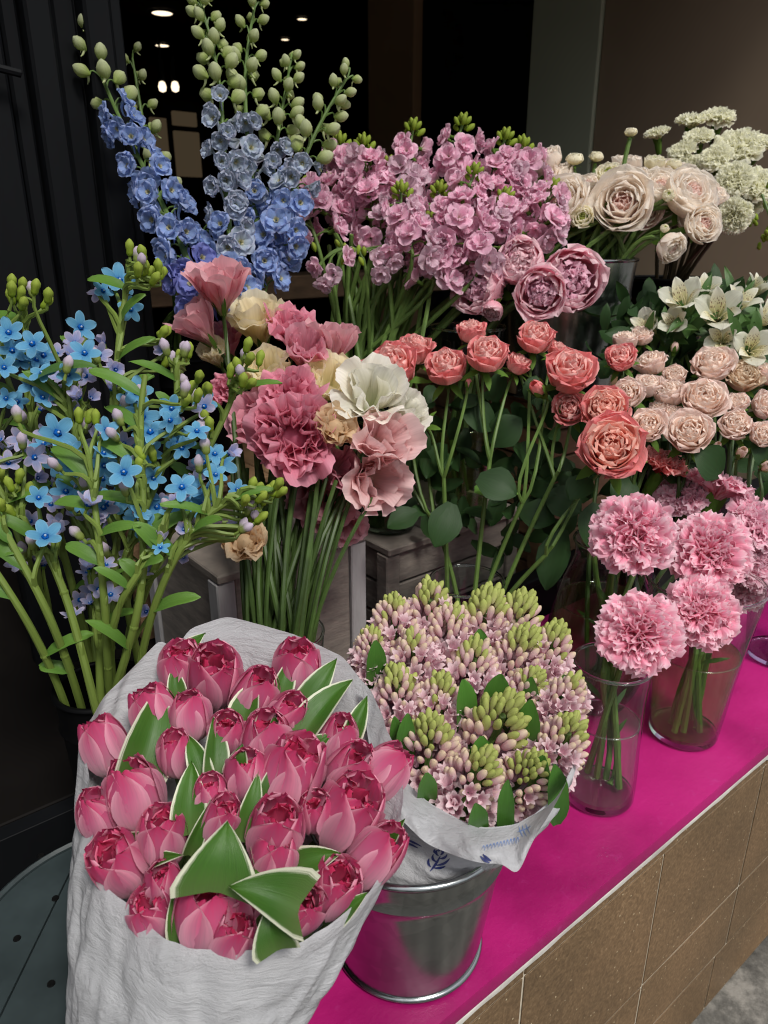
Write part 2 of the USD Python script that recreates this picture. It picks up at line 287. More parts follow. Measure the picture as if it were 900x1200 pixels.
M_ink = plain('navy_print', (.012, .02, .11), .6)
M_paleink = plain('pale_blue_print', (.16, .24, .46), .6)
M_black = plain('black_painted_wood', (.0048, .0054, .0064), .55, .12, noise=.35, nscale=5, bump=.25, bscale=30, stretch=(1, 1, .2))
M_black2 = plain('black_groove_wood', (.005, .0055, .007), .5, .3)
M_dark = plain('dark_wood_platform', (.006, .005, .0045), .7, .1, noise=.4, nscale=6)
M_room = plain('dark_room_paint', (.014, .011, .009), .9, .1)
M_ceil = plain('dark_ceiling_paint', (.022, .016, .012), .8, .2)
M_brown = plain('brown_wall_paint', (.33, .255, .175), .75, .2, noise=.08, nscale=3)
M_sage = plain('grey_green_wall_paint', (.46, .50, .37), .75, .2, noise=.05, nscale=3)
M_pier = plain('brown_pier_paint', (.32, .20, .11), .7, .2, noise=.1, nscale=3)
M_crate = plain('weathered_grey_crate_wood', (.27, .235, .20), .75, .2, noise=.22, nscale=9, bump=.4, bscale=40, col2=(.15, .13, .115), stretch=(2.5, 2.5, 9))
M_crate2 = plain('limewashed_crate_post_wood', (.36, .35, .35), .75, .2, noise=.1, nscale=8, bump=.3, bscale=40, stretch=(8, 8, 1.5))
M_brownwood = plain('brown_crate_wood', (.19, .115, .062), .7, .2, noise=.3, nscale=8, bump=.3, bscale=40, stretch=(3, 3, 10))
M_shelf = plain('dark_brown_shelf_wood', (.075, .046, .026), .7, .2, noise=.3, nscale=8, bump=.3, bscale=40, stretch=(3, 3, 10))
M_white = plain('white_sealant', (.62, .60, .55), .7, .2, noise=.25, nscale=40)
M_grout = plain('pale_grout', (.60, .53, .42), .85, .1, noise=.25, nscale=50)
M_pave = usdkit.material(stage, '/World/Looks/worn_pavement', {
    'tc': ('texture_coordinate', {}), 'n': ('noise_texture', {'scale': 14.0, 'detail': 8.0, 'roughness': .7}), 'n2': ('noise_texture', {'scale': 180.0, 'detail': 3.0}),
    'r': ('rgb_ramp', {'ramp': [(.36, (.03, .028, .024)), (.5, (.10, .094, .082)), (.62, (.22, .205, .18))]}), 'b': ('bump', {'strength': .6, 'distance': .006}), 'p': ('principled_bsdf', {'roughness': .8}),
    'ad': ('math', {'math_type': 'multiply_add', 'value2': .35})},
    [('tc.object', 'n.vector'), ('tc.object', 'n2.vector'), ('n2.fac', 'ad.value1'), ('n.fac', 'ad.value3'), ('n.fac', 'r.fac'), ('r.color', 'p.base_color'), ('ad.value', 'b.height'), ('b.normal', 'p.normal')], surface='p.BSDF')
M_slate = plain('dark_green_painted_wood', (.030, .042, .044), .42, .45, noise=.3, nscale=14, bump=.2, bscale=40)
M_screw = plain('dark_steel', (.01, .01, .01), .4, .5, metal=.6)
M_steel = plain('dull_steel', (.35, .34, .32), .45, .5, metal=1.0)
M_bucketdark = plain('black_plastic', (.0022, .0023, .0026), .5, .08)
M_lamp = usdkit.material(stage, '/World/Looks/lit_lamp', {'e': ('emission', {'color': (1.0, .80, .55), 'strength': 1.3})}, surface='e.emission')
M_glow = usdkit.material(stage, '/World/Looks/warm_patch_glow', {'e': ('emission', {'color': (1.0, .72, .42), 'strength': .028})}, surface='e.emission')  # glow for the added warm patch, not a real lampshade
M_glass = glass('clear_glass')
M_solidglass = usdkit.material(stage, '/World/Looks/thick_clear_glass', {'g': ('glass_bsdf', {'color': (.93, .97, .95), 'roughness': 0.0, 'IOR': 1.5})}, surface='g.BSDF')
M_glassviolet = glass('violet_tinted_glass', (.82, .62, .84))
M_glassgreen = glass('dark_green_glass', (.70, .78, .70))
M_water = water('vase_water', (.93, .96, .92), (.84, .88, .82), .045)
M_watergreen = water('greenish_vase_water', (.80, .86, .64), (.36, .44, .16), .10)

stemcol = lambda name, a, b, **k: petals(name, [(0, a), (1, b)], trans=.12, rough=.5, vein=.3, spec=.35, **k)
M_stem = plain('flower_stem_green', (.095, .165, .035), .5, .4, noise=.35, nscale=30)
M_stemdark = plain('dark_stem_green', (.042, .078, .016), .5, .4, noise=.4, nscale=30)
M_stemolive = plain('olive_stem_green', (.135, .195, .035), .55, .35, noise=.12, nscale=18)
M_stembrown = plain('brown_stem', (.045, .032, .016), .6, .3, noise=.3, nscale=26)
M_leafdark = petals('rose_leaf_green', [(0, (.020, .048, .014)), (1, (.024, .060, .016))], trans=.12, rough=.5, vein=.4, spec=.22, sat=1.0, uf=16.0)
M_leafmid = petals('mid_leaf_green', [(0, (.05, .12, .03)), (1, (.075, .16, .035))], trans=.2, rough=.42, vein=.3, spec=.4, sat=1.0, uf=16.0)
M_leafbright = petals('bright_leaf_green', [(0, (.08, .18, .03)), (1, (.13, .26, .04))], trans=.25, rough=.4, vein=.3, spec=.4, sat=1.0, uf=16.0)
M_leafhya = petals('hyacinth_leaf_green', [(0, (.05, .15, .02)), (1, (.07, .20, .03))], trans=.15, rough=.33, vein=.2, spec=.5, sat=1.0, uf=16.0)
M_leafvar = petals('white_edged_tulip_leaf', [(0, (.09, .16, .04)), (.4, (.045, .125, .016)), (1, (.055, .145, .015))], edge=(.66, .68, .52), at=(.80, .92), trans=.15, rough=.42, vein=.30, spec=.35, var=.25, uf=20.0, sat=1.0, ejit=.32)
M_sepal = petals('sepal_green', [(0, (.09, .16, .04)), (1, (.11, .19, .05))], trans=.15)
M_budgreen = petals('green_bud', [(0, (.20, .29, .05)), (1, (.33, .40, .11))], trans=.2)

# ------------------------------------------------------------------ the setting
def sheet(name, mat, quad, cat=None, label=None, kind=None, grid=1):
    q = np.array(quad, float)
    p = put(numbered('/World', name), q, [[0, 1, 2, 3]], mat, smooth=False)
    data(p, label=label, category=cat, kind=kind); return p
gv = []; gn = 90
gx = np.concatenate([-np.geomspace(60, .02, 40), np.geomspace(.02, 60, 40)])
X, Y = np.meshgrid(gx + .7, gx + .2); V = np.stack([X, Y, np.zeros_like(X)], -1).reshape(-1, 3)
V[:, 2] = (meshkit.fbm(V * 9) - .5) * .008 * np.exp(-np.hypot(V[:, 0] - .7, V[:, 1] - .4) / 3)
i, j = np.meshgrid(np.arange(79), np.arange(79), indexing='ij'); Fq = np.stack([i * 80 + j, i * 80 + j + 1, (i + 1) * 80 + j + 1, (i + 1) * 80 + j], -1).reshape(-1, 4)
data(put('/World/pavement', V, Fq, M_pave, smooth=True), kind='structure', label='worn grey pavement at the foot of the tiled wall')

# the tiled wall under the bench
t = thing('tiled_wall', 'low wall of speckled brown tiles with pale joints under the pink bench', 'wall')
part(t, 'wall_core', box((-.02, .2622, .0), (1.7, .33, .3735), .001), M_grout)
rows = [(.004, .0935), (.0965, .1880), (.1912, .3655)]
for r_, (z0, z1) in enumerate(rows):
    xs = [-.05, .152, .352, .552, .752, .952, 1.152, 1.352, 1.552, 1.7]
    if r_ == 0: xs = [-.05] + [x - .025 for x in xs[1:-1]] + [1.7]
    for a, b in zip(xs[:-1], xs[1:]):
        o = rng.normal(0, .0004)
        part(t, 'tile', box((max(a, -.02) + .0016, .2612 + o * .4, z0), (b - .0016, .2618, z1), .001), M_tile)
for a, b in zip([-.02, .352, .752, 1.152, 1.552], [.352, .752, 1.152, 1.552, 1.7]):
    part(t, 'tile', box((a + .001, .2606, .3677), (b - .001, .270, .3775), .0008), M_tile, label='narrow tile strip along the top of the wall')
e = np.linspace(-.02, 1.7, 200); top = []
for k in range(len(e)):
    w = .0026 + .0022 * meshkit.noise(np.array([e[k] * 40, 0, 0])) + (.006 if abs((e[k] - .352) % .4) < .006 else 0)
    top.append((e[k], w))
V = []; F = []
for k, (s_, w) in enumerate(top):
    for (tt, zz) in ((.2595, .3845), (.2590, .3845 - w * .5), (.2598, .3815 - w), (.266, .3815 - w), (.266, .3845)): V.append(S(s_, tt, zz))
    if k:
        for q in range(5): F.append([(k - 1) * 5 + q, (k - 1) * 5 + (q + 1) % 5, k * 5 + (q + 1) % 5, k * 5 + q])
part(t, 'sealant', (np.array(V), np.array(F)), M_white, label='uneven white sealant line under the bench edge')

# the magenta bench
t = thing('bench', 'magenta painted wooden bench carrying the front row of flowers', 'bench')
part(t, 'plank', prism([(-.02, .2585), (1.7, .2585), (1.7, .640), (.68, .449), (.2, .3555), (-.02, .3135)], .385, .40, .003), M_pink)
part(t, 'plank', prism([(.2, .3635), (.68, .4575), (1.25, .5685), (1.25, .606), (.2, .606)], .380, .397, .003), M_pink, label='back plank')
part(t, 'bench_core', box((.2, .336, .30), (1.25, .60, .379)), M_black2)

# the window frame and the display inside it
t = thing('window_frame', 'black bottom rail and jamb of the open shop window with a small catch', 'window')
part(t, 'bottom_rail', box((.50, .612, .38), (1.668, .655, .452), .003), M_black)
part(t, 'rail_lip', box((.50, .606, .452), (1.668, .640, .464), .002), M_black)
cp = ont(652, 748, .611); cs, ctn, cz = cp @ DS, cp @ DN, cp[2]
part(t, 'catch', box((cs - .010, .603, .428), (cs + .010, .612, .444), .001), M_steel, label='small steel catch on the rail')
part(t, 'catch_pin', tube([S(cs, .604, .436), S(cs, .599, .436)], .0035, 3, 8), M_screw)
t = thing('dark_gap_infill', 'unlit gap made as a black plinth under the folding door at the left', 'infill')  # black board added where only unlit space shows; its shade is put into the colour
part(t, 'infill_board', box((-1.2, .64, .0), (.30, .6585, .395), .0004), M_black)
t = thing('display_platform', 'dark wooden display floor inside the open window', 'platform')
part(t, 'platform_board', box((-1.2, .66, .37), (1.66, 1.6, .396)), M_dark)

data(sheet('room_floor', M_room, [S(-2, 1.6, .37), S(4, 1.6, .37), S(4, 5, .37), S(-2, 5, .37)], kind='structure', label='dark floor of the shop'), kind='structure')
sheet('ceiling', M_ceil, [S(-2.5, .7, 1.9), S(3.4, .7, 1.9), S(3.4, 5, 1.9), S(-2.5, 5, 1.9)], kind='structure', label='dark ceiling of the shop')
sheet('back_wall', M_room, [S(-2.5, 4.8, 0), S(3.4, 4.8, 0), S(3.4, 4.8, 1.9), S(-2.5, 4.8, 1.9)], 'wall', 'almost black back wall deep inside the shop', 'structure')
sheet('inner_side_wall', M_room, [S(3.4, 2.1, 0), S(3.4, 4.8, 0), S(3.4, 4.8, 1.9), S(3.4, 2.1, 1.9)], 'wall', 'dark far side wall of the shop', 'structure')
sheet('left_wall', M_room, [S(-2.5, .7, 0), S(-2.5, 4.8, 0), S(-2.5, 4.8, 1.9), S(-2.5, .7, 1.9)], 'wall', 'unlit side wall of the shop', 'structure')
t = thing('right_wall', 'plain brown painted wall inside the window on the right', 'wall')
part(t, 'plaster', box((1.67, .64, .0), (1.75, 1.262, 2.1), .002), M_brown)
t = thing('pilaster', 'grey green painted wall strip beside the brown wall', 'pilaster')
part(t, 'shaft', box((1.662, 1.264, .0), (1.75, 1.476, 2.1), .003), M_sage)
t = thing('doorway_panel', 'dark doorway put in as a flat black panel in the shop beyond the grey green pilaster', 'door')  # flat black panel stands in for the unlit open doorway
part(t, 'black_sheet', box((1.69, 1.478, .0), (1.75, 1.928, 2.1), .002), M_black2)
part(t, 'sheet_rail', box((1.683, 1.478, .60), (1.69, 1.928, .64), .002), M_black2)
t = thing('inner_pier', 'dim brown wall pier deep in the shop beside the black doorway', 'pier')
part(t, 'shaft', box((1.66, 1.930, .0), (1.75, 2.155, 2.1), .003), M_pier)
t = thing('inner_wall', 'black inner shop wall behind the brown pier', 'wall')
part(t, 'panel', box((1.751, 2.10, .0), (3.4, 2.155, 2.1), .003), M_black2)
t = thing('shop_front', 'black painted front of the shop above and beside the open window', 'building')
part(t, 'lintel', box((-2.5, .62, 1.62), (2.6, .80, 3.4), .004), M_black)
part(t, 'side_panel', box((1.752, .60, .0), (3.0, .80, 1.618), .004), M_black)

# unseen house across the street, added to block low sky and shape the light
t = thing('added_street_house', 'plain grey house across the street, unseen behind the viewer, added to shape the light', 'building')
def world_box(a, b): return box(a, b, .01, (np.array([1., 0, 0]), np.array([0, 1., 0]), UP))
part(t, 'wall', world_box((-16, -8.2, 0), (16, -7.0, 3.7)), plain('grey_render', (.34, .325, .30), .8, .2, noise=.15, nscale=2))
for k in range(-6, 7):
    for z in (1.0,): part(t, 'window', world_box((k * 2.3 - .5, -7.03, z), (k * 2.3 + .5, -6.99, z + 1.5)), M_black2)

# the folded black door on the left
t = thing('folding_door', 'black panelled folding door with vertical grooves at the left edge', 'door')
TD = .905
edges = [(-60, 28), (32, 52), (56, 86), (92, 118), (122, 152)]
sx = lambda u: ont(u, 200, TD) @ DS
for k, (a, b) in enumerate(edges):
    o = [.004, .012, .0, .018, .002][k]
    part(t, 'stile' if k in (0, 2, 4) else 'panel', box((sx(a), TD + o, .36), (sx(b), TD + .05, 1.95), .003), M_black)
part(t, 'edge_strip', box((sx(153), TD + .01, .36), (sx(166), TD + .05, 1.95), .002), M_black)
part(t, 'door_core', box((sx(-60), TD + .03, .362), (sx(150), TD + .046, 1.948), .002), M_black2)
part(t, 'bar', tube([ont(-40, 70, TD - .012), ont(24, 86, TD - .012)], .004, 4, 8), M_black, label='thin black bar across the door edge')

# ceiling spots and the glow deep in the shop
spots = [(190, 15, 12, 'brightest round ceiling spot at the top of the photo, left of the tall delphinium'), (190, 53, 8, 'round ceiling spot just below the brightest one'),
         (354, 22, 6, 'small ceiling spot right of the tall delphinium'), (334, 46, 5, 'small ceiling spot above the third delphinium spike')]
for u, v, r_, lb in spots:
    r0 = ray(u, v); p = EYE + r0 * ((1.895 - EYE[2]) / r0[2]); dep = np.linalg.norm(p - EYE)
    t = thing('ceiling_spot', lb, 'ceiling light', 'ceiling spots in the shop'); R = r_ * dep / FPX * .8
    part(t, 'lamp', lathe([(0, -.001), (R, -.001), (R, .002)], 20, p), M_lamp)
    part(t, 'ring', lathe([(R, .003), (R, -.004), (R * 1.3, -.004), (R * 1.35, .003)], 24, p), M_ceil)
for u, v, lb in ((190, 99, 'left one of the pair of glowing bulbs low in the dark shop'), (205, 99, 'right one of the pair of glowing bulbs low in the dark shop')):
    p = P(u, v, 3.2); t = thing('wall_lamp', lb, 'lamp', 'glowing bulbs in the shop')
    V, F, A = blob([(.0, -.03), (.014, -.024), (.017, -.008), (.012, .008), (.0, .014)], 12); part(t, 'bulb', (V + p, F), M_lamp)
    part(t, 'holder', lathe([(0, .10), (.012, .10), (.013, .012), (0, .012)], 12, p), M_black)
    part(t, 'arm', tube([p + UP * .1, p + UP * .16, p + UP * .18 + DN * .06], .005, 6), M_black)
t = thing('warm_glow_patch', 'added glowing stand-in for a warm cabinet deep in the shop between the delphiniums', 'patch')  # self-glowing panels added to imitate a warm beige reflection
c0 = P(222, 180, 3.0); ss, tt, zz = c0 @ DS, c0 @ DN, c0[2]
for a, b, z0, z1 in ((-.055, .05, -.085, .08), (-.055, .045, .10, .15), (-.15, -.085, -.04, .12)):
    part(t, 'glow_panel', box((ss + a, tt, zz + z0), (ss + b, tt + .02, zz + z1), .002), M_glow)
part(t, 'patch_backing', box((ss - .22, tt + .021, zz - .5), (ss + .16, tt + .3, zz + .2), .004), M_dark)

# crates
def crate(label, s0, s1, t0, t1, z0, z1, slats, post=M_crate2, wood=M_crate, thick=.012, pw=.022):
    t = thing('wooden_crate', label, 'crate', 'wooden crates in the window')
    for s_ in (s0, s1 - pw):
        for q in (t0, t1 - pw): part(t, 'post', box((s_, q, z0), (s_ + pw, q + pw, z1 - .001)), post)
    h = (z1 - z0) / slats; gap = .003
    for k in range(slats):
        za, zb = z0 + k * h + gap, z0 + (k + 1) * h - .0005
        part(t, 'slat', box((s0 + pw + .001, t0 + .004, za), (s1 - pw - .001, t0 + .004 + thick, zb)), wood)
        part(t, 'slat', box((s0 + .004, t0 + pw + .001, za), (s0 + .004 + thick, t1 - pw - .001, zb)), wood)
        part(t, 'slat', box((s1 - .004 - thick, t0 + pw + .001, za), (s1 - .004, t1 - pw - .001, zb)), wood)
        part(t, 'slat', box((s0 + pw + .001, t1 - .004 - thick, za), (s1 - pw - .001, t1 - .004, zb)), wood)
    n = max(2, int((s1 - s0) / .07)); w = (s1 - s0) / n
    for k in range(n): part(t, 'top_board', box((s0 + k * w + .001, t0 - .003, z1), (s0 + (k + 1) * w - .001, t1 + .003, z1 + .010)), wood if wood is M_brownwood else M_crate)
    return t
crate('pale grey crate behind the lisianthus vase, brown boards on top', .305, .505, .665, .87, .397, .572, 1)
crate('grey slatted crate behind the vase of coral roses', .540, .790, .668, .88, .397, .538, 3, post=M_crate)
crate('brown slatted crate to the right, under the white ranunculus bucket', .835, 1.42, .665, 1.0, .397, .690, 7, post=M_brownwood, wood=M_brownwood)
crate('dark wooden crate at the back under the delphiniums', .30, .80, .90, 1.20, .397, .585, 3, post=M_brownwood, wood=M_brownwood)
p1 = ont(330, 332, 1.22); p2 = ont(300, 345, 1.22)
t = thing('wooden_shelf', 'brown wooden shelf board behind the stock stems', 'shelf')
zs = p1[2]
part(t, 'shelf_board', box((.45, 1.22, zs - .03), (1.5, 1.36, zs + .012), .002), M_shelf)
for s_ in (.47, 1.45): part(t, 'shelf_leg', box((s_, 1.25, .397), (s_ + .03, 1.30, zs - .031)), M_brownwood)

# round dark green stool at the left edge
cS = onz(132, 1090, .42); t = thing('round_stool', 'dark green round stool with plank top and screws, lower left corner', 'stool')
R = .1085; ang = math.atan2(DS[1], DS[0]) + .9
from shapely.geometry import Point, box as sbox
from shapely import affinity
nb = 4; w = 2 * R / nb
for k in range(nb):
    g = Point(0, 0).buffer(R - .006, 40).intersection(sbox(-R, -R + k * w + .0008, R, -R + (k + 1) * w - .0008))
    m = trimesh.creation.extrude_polygon(g, .016, engine='earcut'); V = np.array(m.vertices)
    B = np.array([[math.cos(ang), math.sin(ang), 0], [-math.sin(ang), math.cos(ang), 0], [0, 0, 1]]); V = xf(V, B, cS - UP * .016)
    part(t, 'plank', (V, m.faces), M_slate)
part(t, 'rim', lathe([(R - .0055, -.03), (R - .0055, .002), (R - .003, .004), (R, .002), (R + .001, -.03)], 64, cS), M_slate)
for u, v in ((48, 1003), (65, 1053), (60, 1153), (20, 1100)):
    part(t, 'screw', lathe([(.0030, 0), (.0026, .0010), (0, .0008)], 10, onz(u, v, .42)), M_screw)
for k in range(4):
    a = k * PI / 2 + .4; q = np.array([math.cos(a), math.sin(a), 0]) * R * .8
    part(t, 'leg', tube([cS + q - UP * .02, np.array([*(cS + q * 1.15)[:2], 0.0])], .013, 4, 8), M_slate)

# ------------------------------------------------------------------ buckets and vases
def bucket(name, label, c, r0, r1, h, mat, ribs=(.80, .86), group=None, ears=False):
    t = thing(name, label, 'bucket', group)
    prof = [(0, .006), (r0 * .97, .006), (r0, .004)]
    for k in range(1, 25):
        f = k / 25; r_ = r0 + (r1 - r0) * f
        for rb in ribs: r_ += .0022 * math.exp(-((f - rb) / .012) ** 2)
        prof.append((r_, .004 + (h - .004) * f))
    prof += [(r1, h)]
    inner = [(r1 - .002, h - .001), (r0 - .001, .012), (0, .012)]
    part(t, 'body', lathe(prof + inner, 64, c), mat, smooth=35)
    a = np.linspace(0, 2 * PI, 65)
    part(t, 'rim', lathe([(r1 - .0005 + .0026 * math.cos(q), h + .0026 * math.sin(q)) for q in np.linspace(0, 2 * PI, 9)], 64, c), mat, smooth=60)
    part(t, 'base_ring', lathe([(r0 - .0002 + .0024 * math.cos(q), .0028 + .0024 * math.sin(q)) for q in np.linspace(0, 2 * PI, 9)], 64, c), mat, smooth=60)
    return t
def vase(name, label, c, prof, level, wmat=None, gmat=None, group=None, thick=.0022, base=.009):
    """prof: outer profile (radius, height)"""
    t = thing(name, label, 'vase', group)
    zz = np.linspace(0, prof[-1][1], 28); pr = np.array(prof)
    from scipy.interpolate import PchipInterpolator
    fr = PchipInterpolator(pr[:, 1], pr[:, 0])
    out = [(0, .0004), (fr(0) - .005, .0004), (fr(0) - .001, .0015), (fr(.004), .004)] + [(float(fr(z)), z) for z in zz[1:]]
    top = prof[-1]
    lip = [(top[0] - thick / 2, top[1] + .0012)]
    inn = [(float(fr(z)) - thick, z) for z in zz[::-1][:-1] if z > base] + [(float(fr(base)) - thick - .002, base), (0, base)]
    part(t, 'glass_body', lathe(out, 56, c), gmat or M_glass, smooth=40)
    part(t, 'base_disc', lathe([(0, .0012), (float(fr(0)) - .005, .0012), (float(fr(base)) - .0012, .0035), (float(fr(base)) - .0016, base - .0006), (float(fr(base)) - .006, base - .0012), (0, base - .0022)], 56, c), M_solidglass, smooth=40)
    part(t, 'lip', lathe([(top[0] - thick / 2 + .0016 * math.cos(q), top[1] + .0018 * math.sin(q)) for q in np.linspace(0, 2 * PI, 9)], 56, c), M_solidglass, smooth=60)
    if level:
        wz = np.linspace(base + .0008, level, 14); g = .0006
        w = [(0, wz[0])] + [(float(fr(z)) - thick - g - (.002 if k == 0 else 0), z) for k, z in enumerate(wz)]
        w += [(w[-1][0] + .0004, level + .0006), (w[-1][0] - .0020, level - .0009), (0, level - .0014)]
        part(t, 'water', lathe(w, 56, c), wmat or M_water, smooth=40)
        rw = float(fr(level)) - thick * .6
        part(t, 'meniscus', lathe([(rw - .0010 + .0009 * math.cos(q), level + .0004 + .0007 * math.sin(q)) for q in np.linspace(0, 2 * PI, 7)], 56, c), M_solidglass, smooth=60)
    return t
HB = S(.286, .327, .4004)                     # hyacinth bucket
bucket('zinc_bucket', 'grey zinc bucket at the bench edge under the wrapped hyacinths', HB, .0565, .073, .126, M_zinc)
_tb = P(172, 1240, .44); TB = np.array([_tb[0], _tb[1], .4004])
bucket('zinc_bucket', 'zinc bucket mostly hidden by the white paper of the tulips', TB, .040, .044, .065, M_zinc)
RB = S(.890, .705, .7005)
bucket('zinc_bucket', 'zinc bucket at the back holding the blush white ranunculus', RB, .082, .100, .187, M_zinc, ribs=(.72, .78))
DB = S(.43, .985, .5955); bucket('black_bucket', 'black bucket behind holding the blue delphiniums', DB, .06, .075, .17, M_bucketdark)
TW = P(132, 885, .655); TW[2] = .396; bucket('black_bucket', 'black bucket on the left holding the sky blue star flowers', TW + UP * .0008, .030, .038, .165, M_bucketdark)
SB = S(.625, .815, .5490); bucket('black_bucket', 'black bucket in the middle under the pink stock stems', SB, .04, .05, .17, M_bucketdark)
AB = S(.90, .505, .3975); bucket('black_bucket', 'black bucket on the bench hidden under the white alstroemeria', AB, .06, .075, .30, M_bucketdark)
WB = S(1.19, .72, .7005); bucket('black_bucket', 'black bucket on the right crate under the white ruffled flowers', WB, .055, .07, .15, M_bucketdark)

V1 = S(.535, .330, .4004)                     # front carnation vase
vase('glass_vase', 'small clear glass vase at the bench edge holding the nearest carnations', V1, [(.0345, 0), (.0350, .02), (.0335, .07), (.0330, .11), (.0360, .150)], .088)
V2 = S(.690, .330, .4004)
vase('glass_vase', 'wide flared glass vase of green water behind the front carnation vase', V2, [(.036, 0), (.039, .03), (.046, .10), (.058, .185)], .105, M_watergreen)
V3 = S(.935, .338, .4004)
vase('glass_vase', 'violet tinted flared glass vase at the right edge of the photo', V3, [(.040, 0), (.044, .04), (.060, .16), (.064, .19)], 0, gmat=M_glassviolet)
V4 = S(.665, .432, .4004)
vase('glass_vase', 'round bellied dark glass vase behind the carnation vases', V4, [(.034, 0), (.050, .03), (.060, .085), (.048, .15), (.036, .19), (.040, .205)], .13, M_watergreen, M_glassgreen)
LV = S(.318, .560, .3974)
vase('glass_vase', 'clear glass vase packed with the stems of the pink lisianthus', LV, [(.036, 0), (.037, .05), (.040, .10), (.044, .160)], .10, M_watergreen)
RV = S(.557, .543, .3974)
vase('glass_vase', 'clear straight glass tumbler holding the coral spray roses', RV, [(.034, 0), (.036, .05), (.040, .10), (.0435, .150)], .07)
PV = S(.725, .725, .5490)
vase('glass_vase', 'tall dim glass vase behind the coral roses holding pink ranunculus', PV, [(.040, 0), (.042, .10), (.048, .20), (.052, .255)], .12, M_watergreen)
GV = S(.590, .725, .5490)
vase('glass_vase', 'dark glass of green stems standing on the grey slatted crate', GV, [(.034, 0), (.040, .05), (.044, .12), (.045, .15)], .10, M_watergreen, M_glassgreen)

# ------------------------------------------------------------------ flowers: bloom prototypes
def kit(name, n_variants, fn): return [proto(f'{name}_{k + 1}', fn(k)) for k in range(n_variants)]
GA = 2.39996
M_tulip = petals('pink_tulip_petal', [(0, (.74, .72, .52)), (.22, (.80, .58, .60)), (.46, (.76, .31, .45)), (.72, (.67, .14, .29)), (1, (.55, .045, .145))], edge=(.84, .46, .56), at=(.3, 1.25), trans=0.36, rough=.45, vein=.30, var=.3, sat=1.0)
M_tulipin = petals('crimson_inner_tulip_petal', [(0, (.68, .26, .32)), (.3, (.70, .12, .24)), (1, (.62, .04, .13))], edge=(.78, .22, .34), at=(.6, 1), trans=0.36, rough=.5, vein=.35, var=.35, sat=1.0)
def tulip(k):
    o = []; op = [2, -5, -9][k]
    n1 = 5
    for i_ in range(n1):
        a = i_ * 2 * PI / n1 + rng.normal(0, .08)
        o.append(('petal', *petal(.052 * rng.uniform(.92, 1.05), .041, [(0, 82), (.14, 50), (.32, 16), (.55, 1 + op * .3), (.8, -14 + op), (1, -24 + op * 1.6)], 'round', cup=1 / .023, ruf=.0012, r0=.003, phi=a, nv=11, nu=9, rounds=.03), M_tulip))
    for i_ in range(5):
        a = (i_ + .5) * 2 * PI / 5 + rng.normal(0, .12)
        o.append(('inner_petal', *petal(.049 * rng.uniform(.9, 1.03), .033, [(0, 76), (.14, 42), (.4, 8), (.7, -8), (1, -22 + op)], 'round', cup=1 / .019, ruf=.0016, r0=.002, z0=.001, phi=a, nv=10, nu=8, rounds=.03), M_tulip))
    for i_ in range(7):
        a = i_ * GA
        o.append(('heart_petal', *petal((.039 if k == 0 else .033) * rng.uniform(.9, 1.05), .026, [(0, 60 - 4 * i_), (.3, 12), (.7, 0 + rng.normal(0, 8)), (1, -14 + rng.normal(0, 14))], 'round', cup=1 / .013, ruf=.0024, rf=5, r0=.002, z0=.003, phi=a, nv=9, nu=8, rounds=.02), M_tulipin))
    return o
K_tulip = kit('tulip_bloom', 4, lambda k: tulip(k % 3))

M_car = petals('pink_carnation_petal', [(0, (.62, .46, .24)), (.3, (.84, .34, .32)), (.6, (.92, .36, .47)), (.86, (.94, .47, .59)), (1, (.96, .74, .80))], edge=(.96, .65, .73), at=(.72, 1.15), trans=0.44, vein=.18, var=.22)
M_carlil = petals('lilac_pink_carnation_petal', [(0, (.6, .44, .38)), (.4, (.82, .36, .48)), (.8, (.87, .47, .58)), (1, (.91, .70, .76))], trans=0.44, vein=.18, var=.2)
M_carcor = petals('coral_carnation_petal', [(0, (.5, .3, .2)), (.4, (.72, .15, .16)), (.85, (.80, .26, .26)), (1, (.85, .5, .48))], trans=0.44, vein=.18)
M_carwhite = petals('cream_carnation_petal', [(0, (.56, .62, .25)), (.4, (.80, .78, .54)), (1, (.91, .90, .77))], trans=0.50, vein=.15, var=.15)
def carnation(mat, n=56, size=1.0, spread=94):
    o = []
    for i_ in range(n):
        f = i_ / (n - 1); end = 8 + spread * f ** .8 + rng.normal(0, 8)
        L = (.030 + .011 * f) * size * rng.uniform(.9, 1.08)
        o.append(('petal', *petal(L, (.030 + .019 * f) * size, [(0, 2), (.30, end * .22), (.6, end * .72), (1, end + rng.normal(0, 7))], 'fan', ruf=.0070 * size * (1 - .35 * f), rf=7.0, teeth=.0030 * size, r0=.0015, z0=-.002, phi=i_ * GA + rng.normal(0, .2), nv=8, nu=23, rounds=.13, rv=1.1), mat))
    V, F, A = blob(np.array([(.003, .002), (.0075, .008), (.0095, .0135), (.007, .0175), (.0002, .019)]) * size, 12, rnd=.4); A[:, 0] = .5; o.append(('heart', V, F, A, mat))
    V, F, A = blob([(.003, -.030), (.006, -.027), (.0078, -.012), (.0085, .0), (.0076, .006), (.004, .007)], 14, 5, .05); o.append(('calyx', V, F, A, M_sepal))
    for i_ in range(5):
        o.append(('sepal', *petal(.016, .009, [(0, 4), (1, 30)], 'lance', r0=.0082, z0=-.004, phi=i_ * 2 * PI / 5, nv=4, nu=3), M_sepal))
    return o
K_car = kit('carnation_bloom', 4, lambda k: carnation(M_car, 54 + 3 * k))
K_carlil = kit('lilac_carnation_bloom', 2, lambda k: carnation(M_carlil, 56))
K_carcor = kit('coral_carnation_bloom', 1, lambda k: carnation(M_carcor, 50, spread=85))
K_carwhite = kit('white_carnation_bloom', 3, lambda k: carnation(M_carwhite, 46, spread=[100, 96, 88][k]))

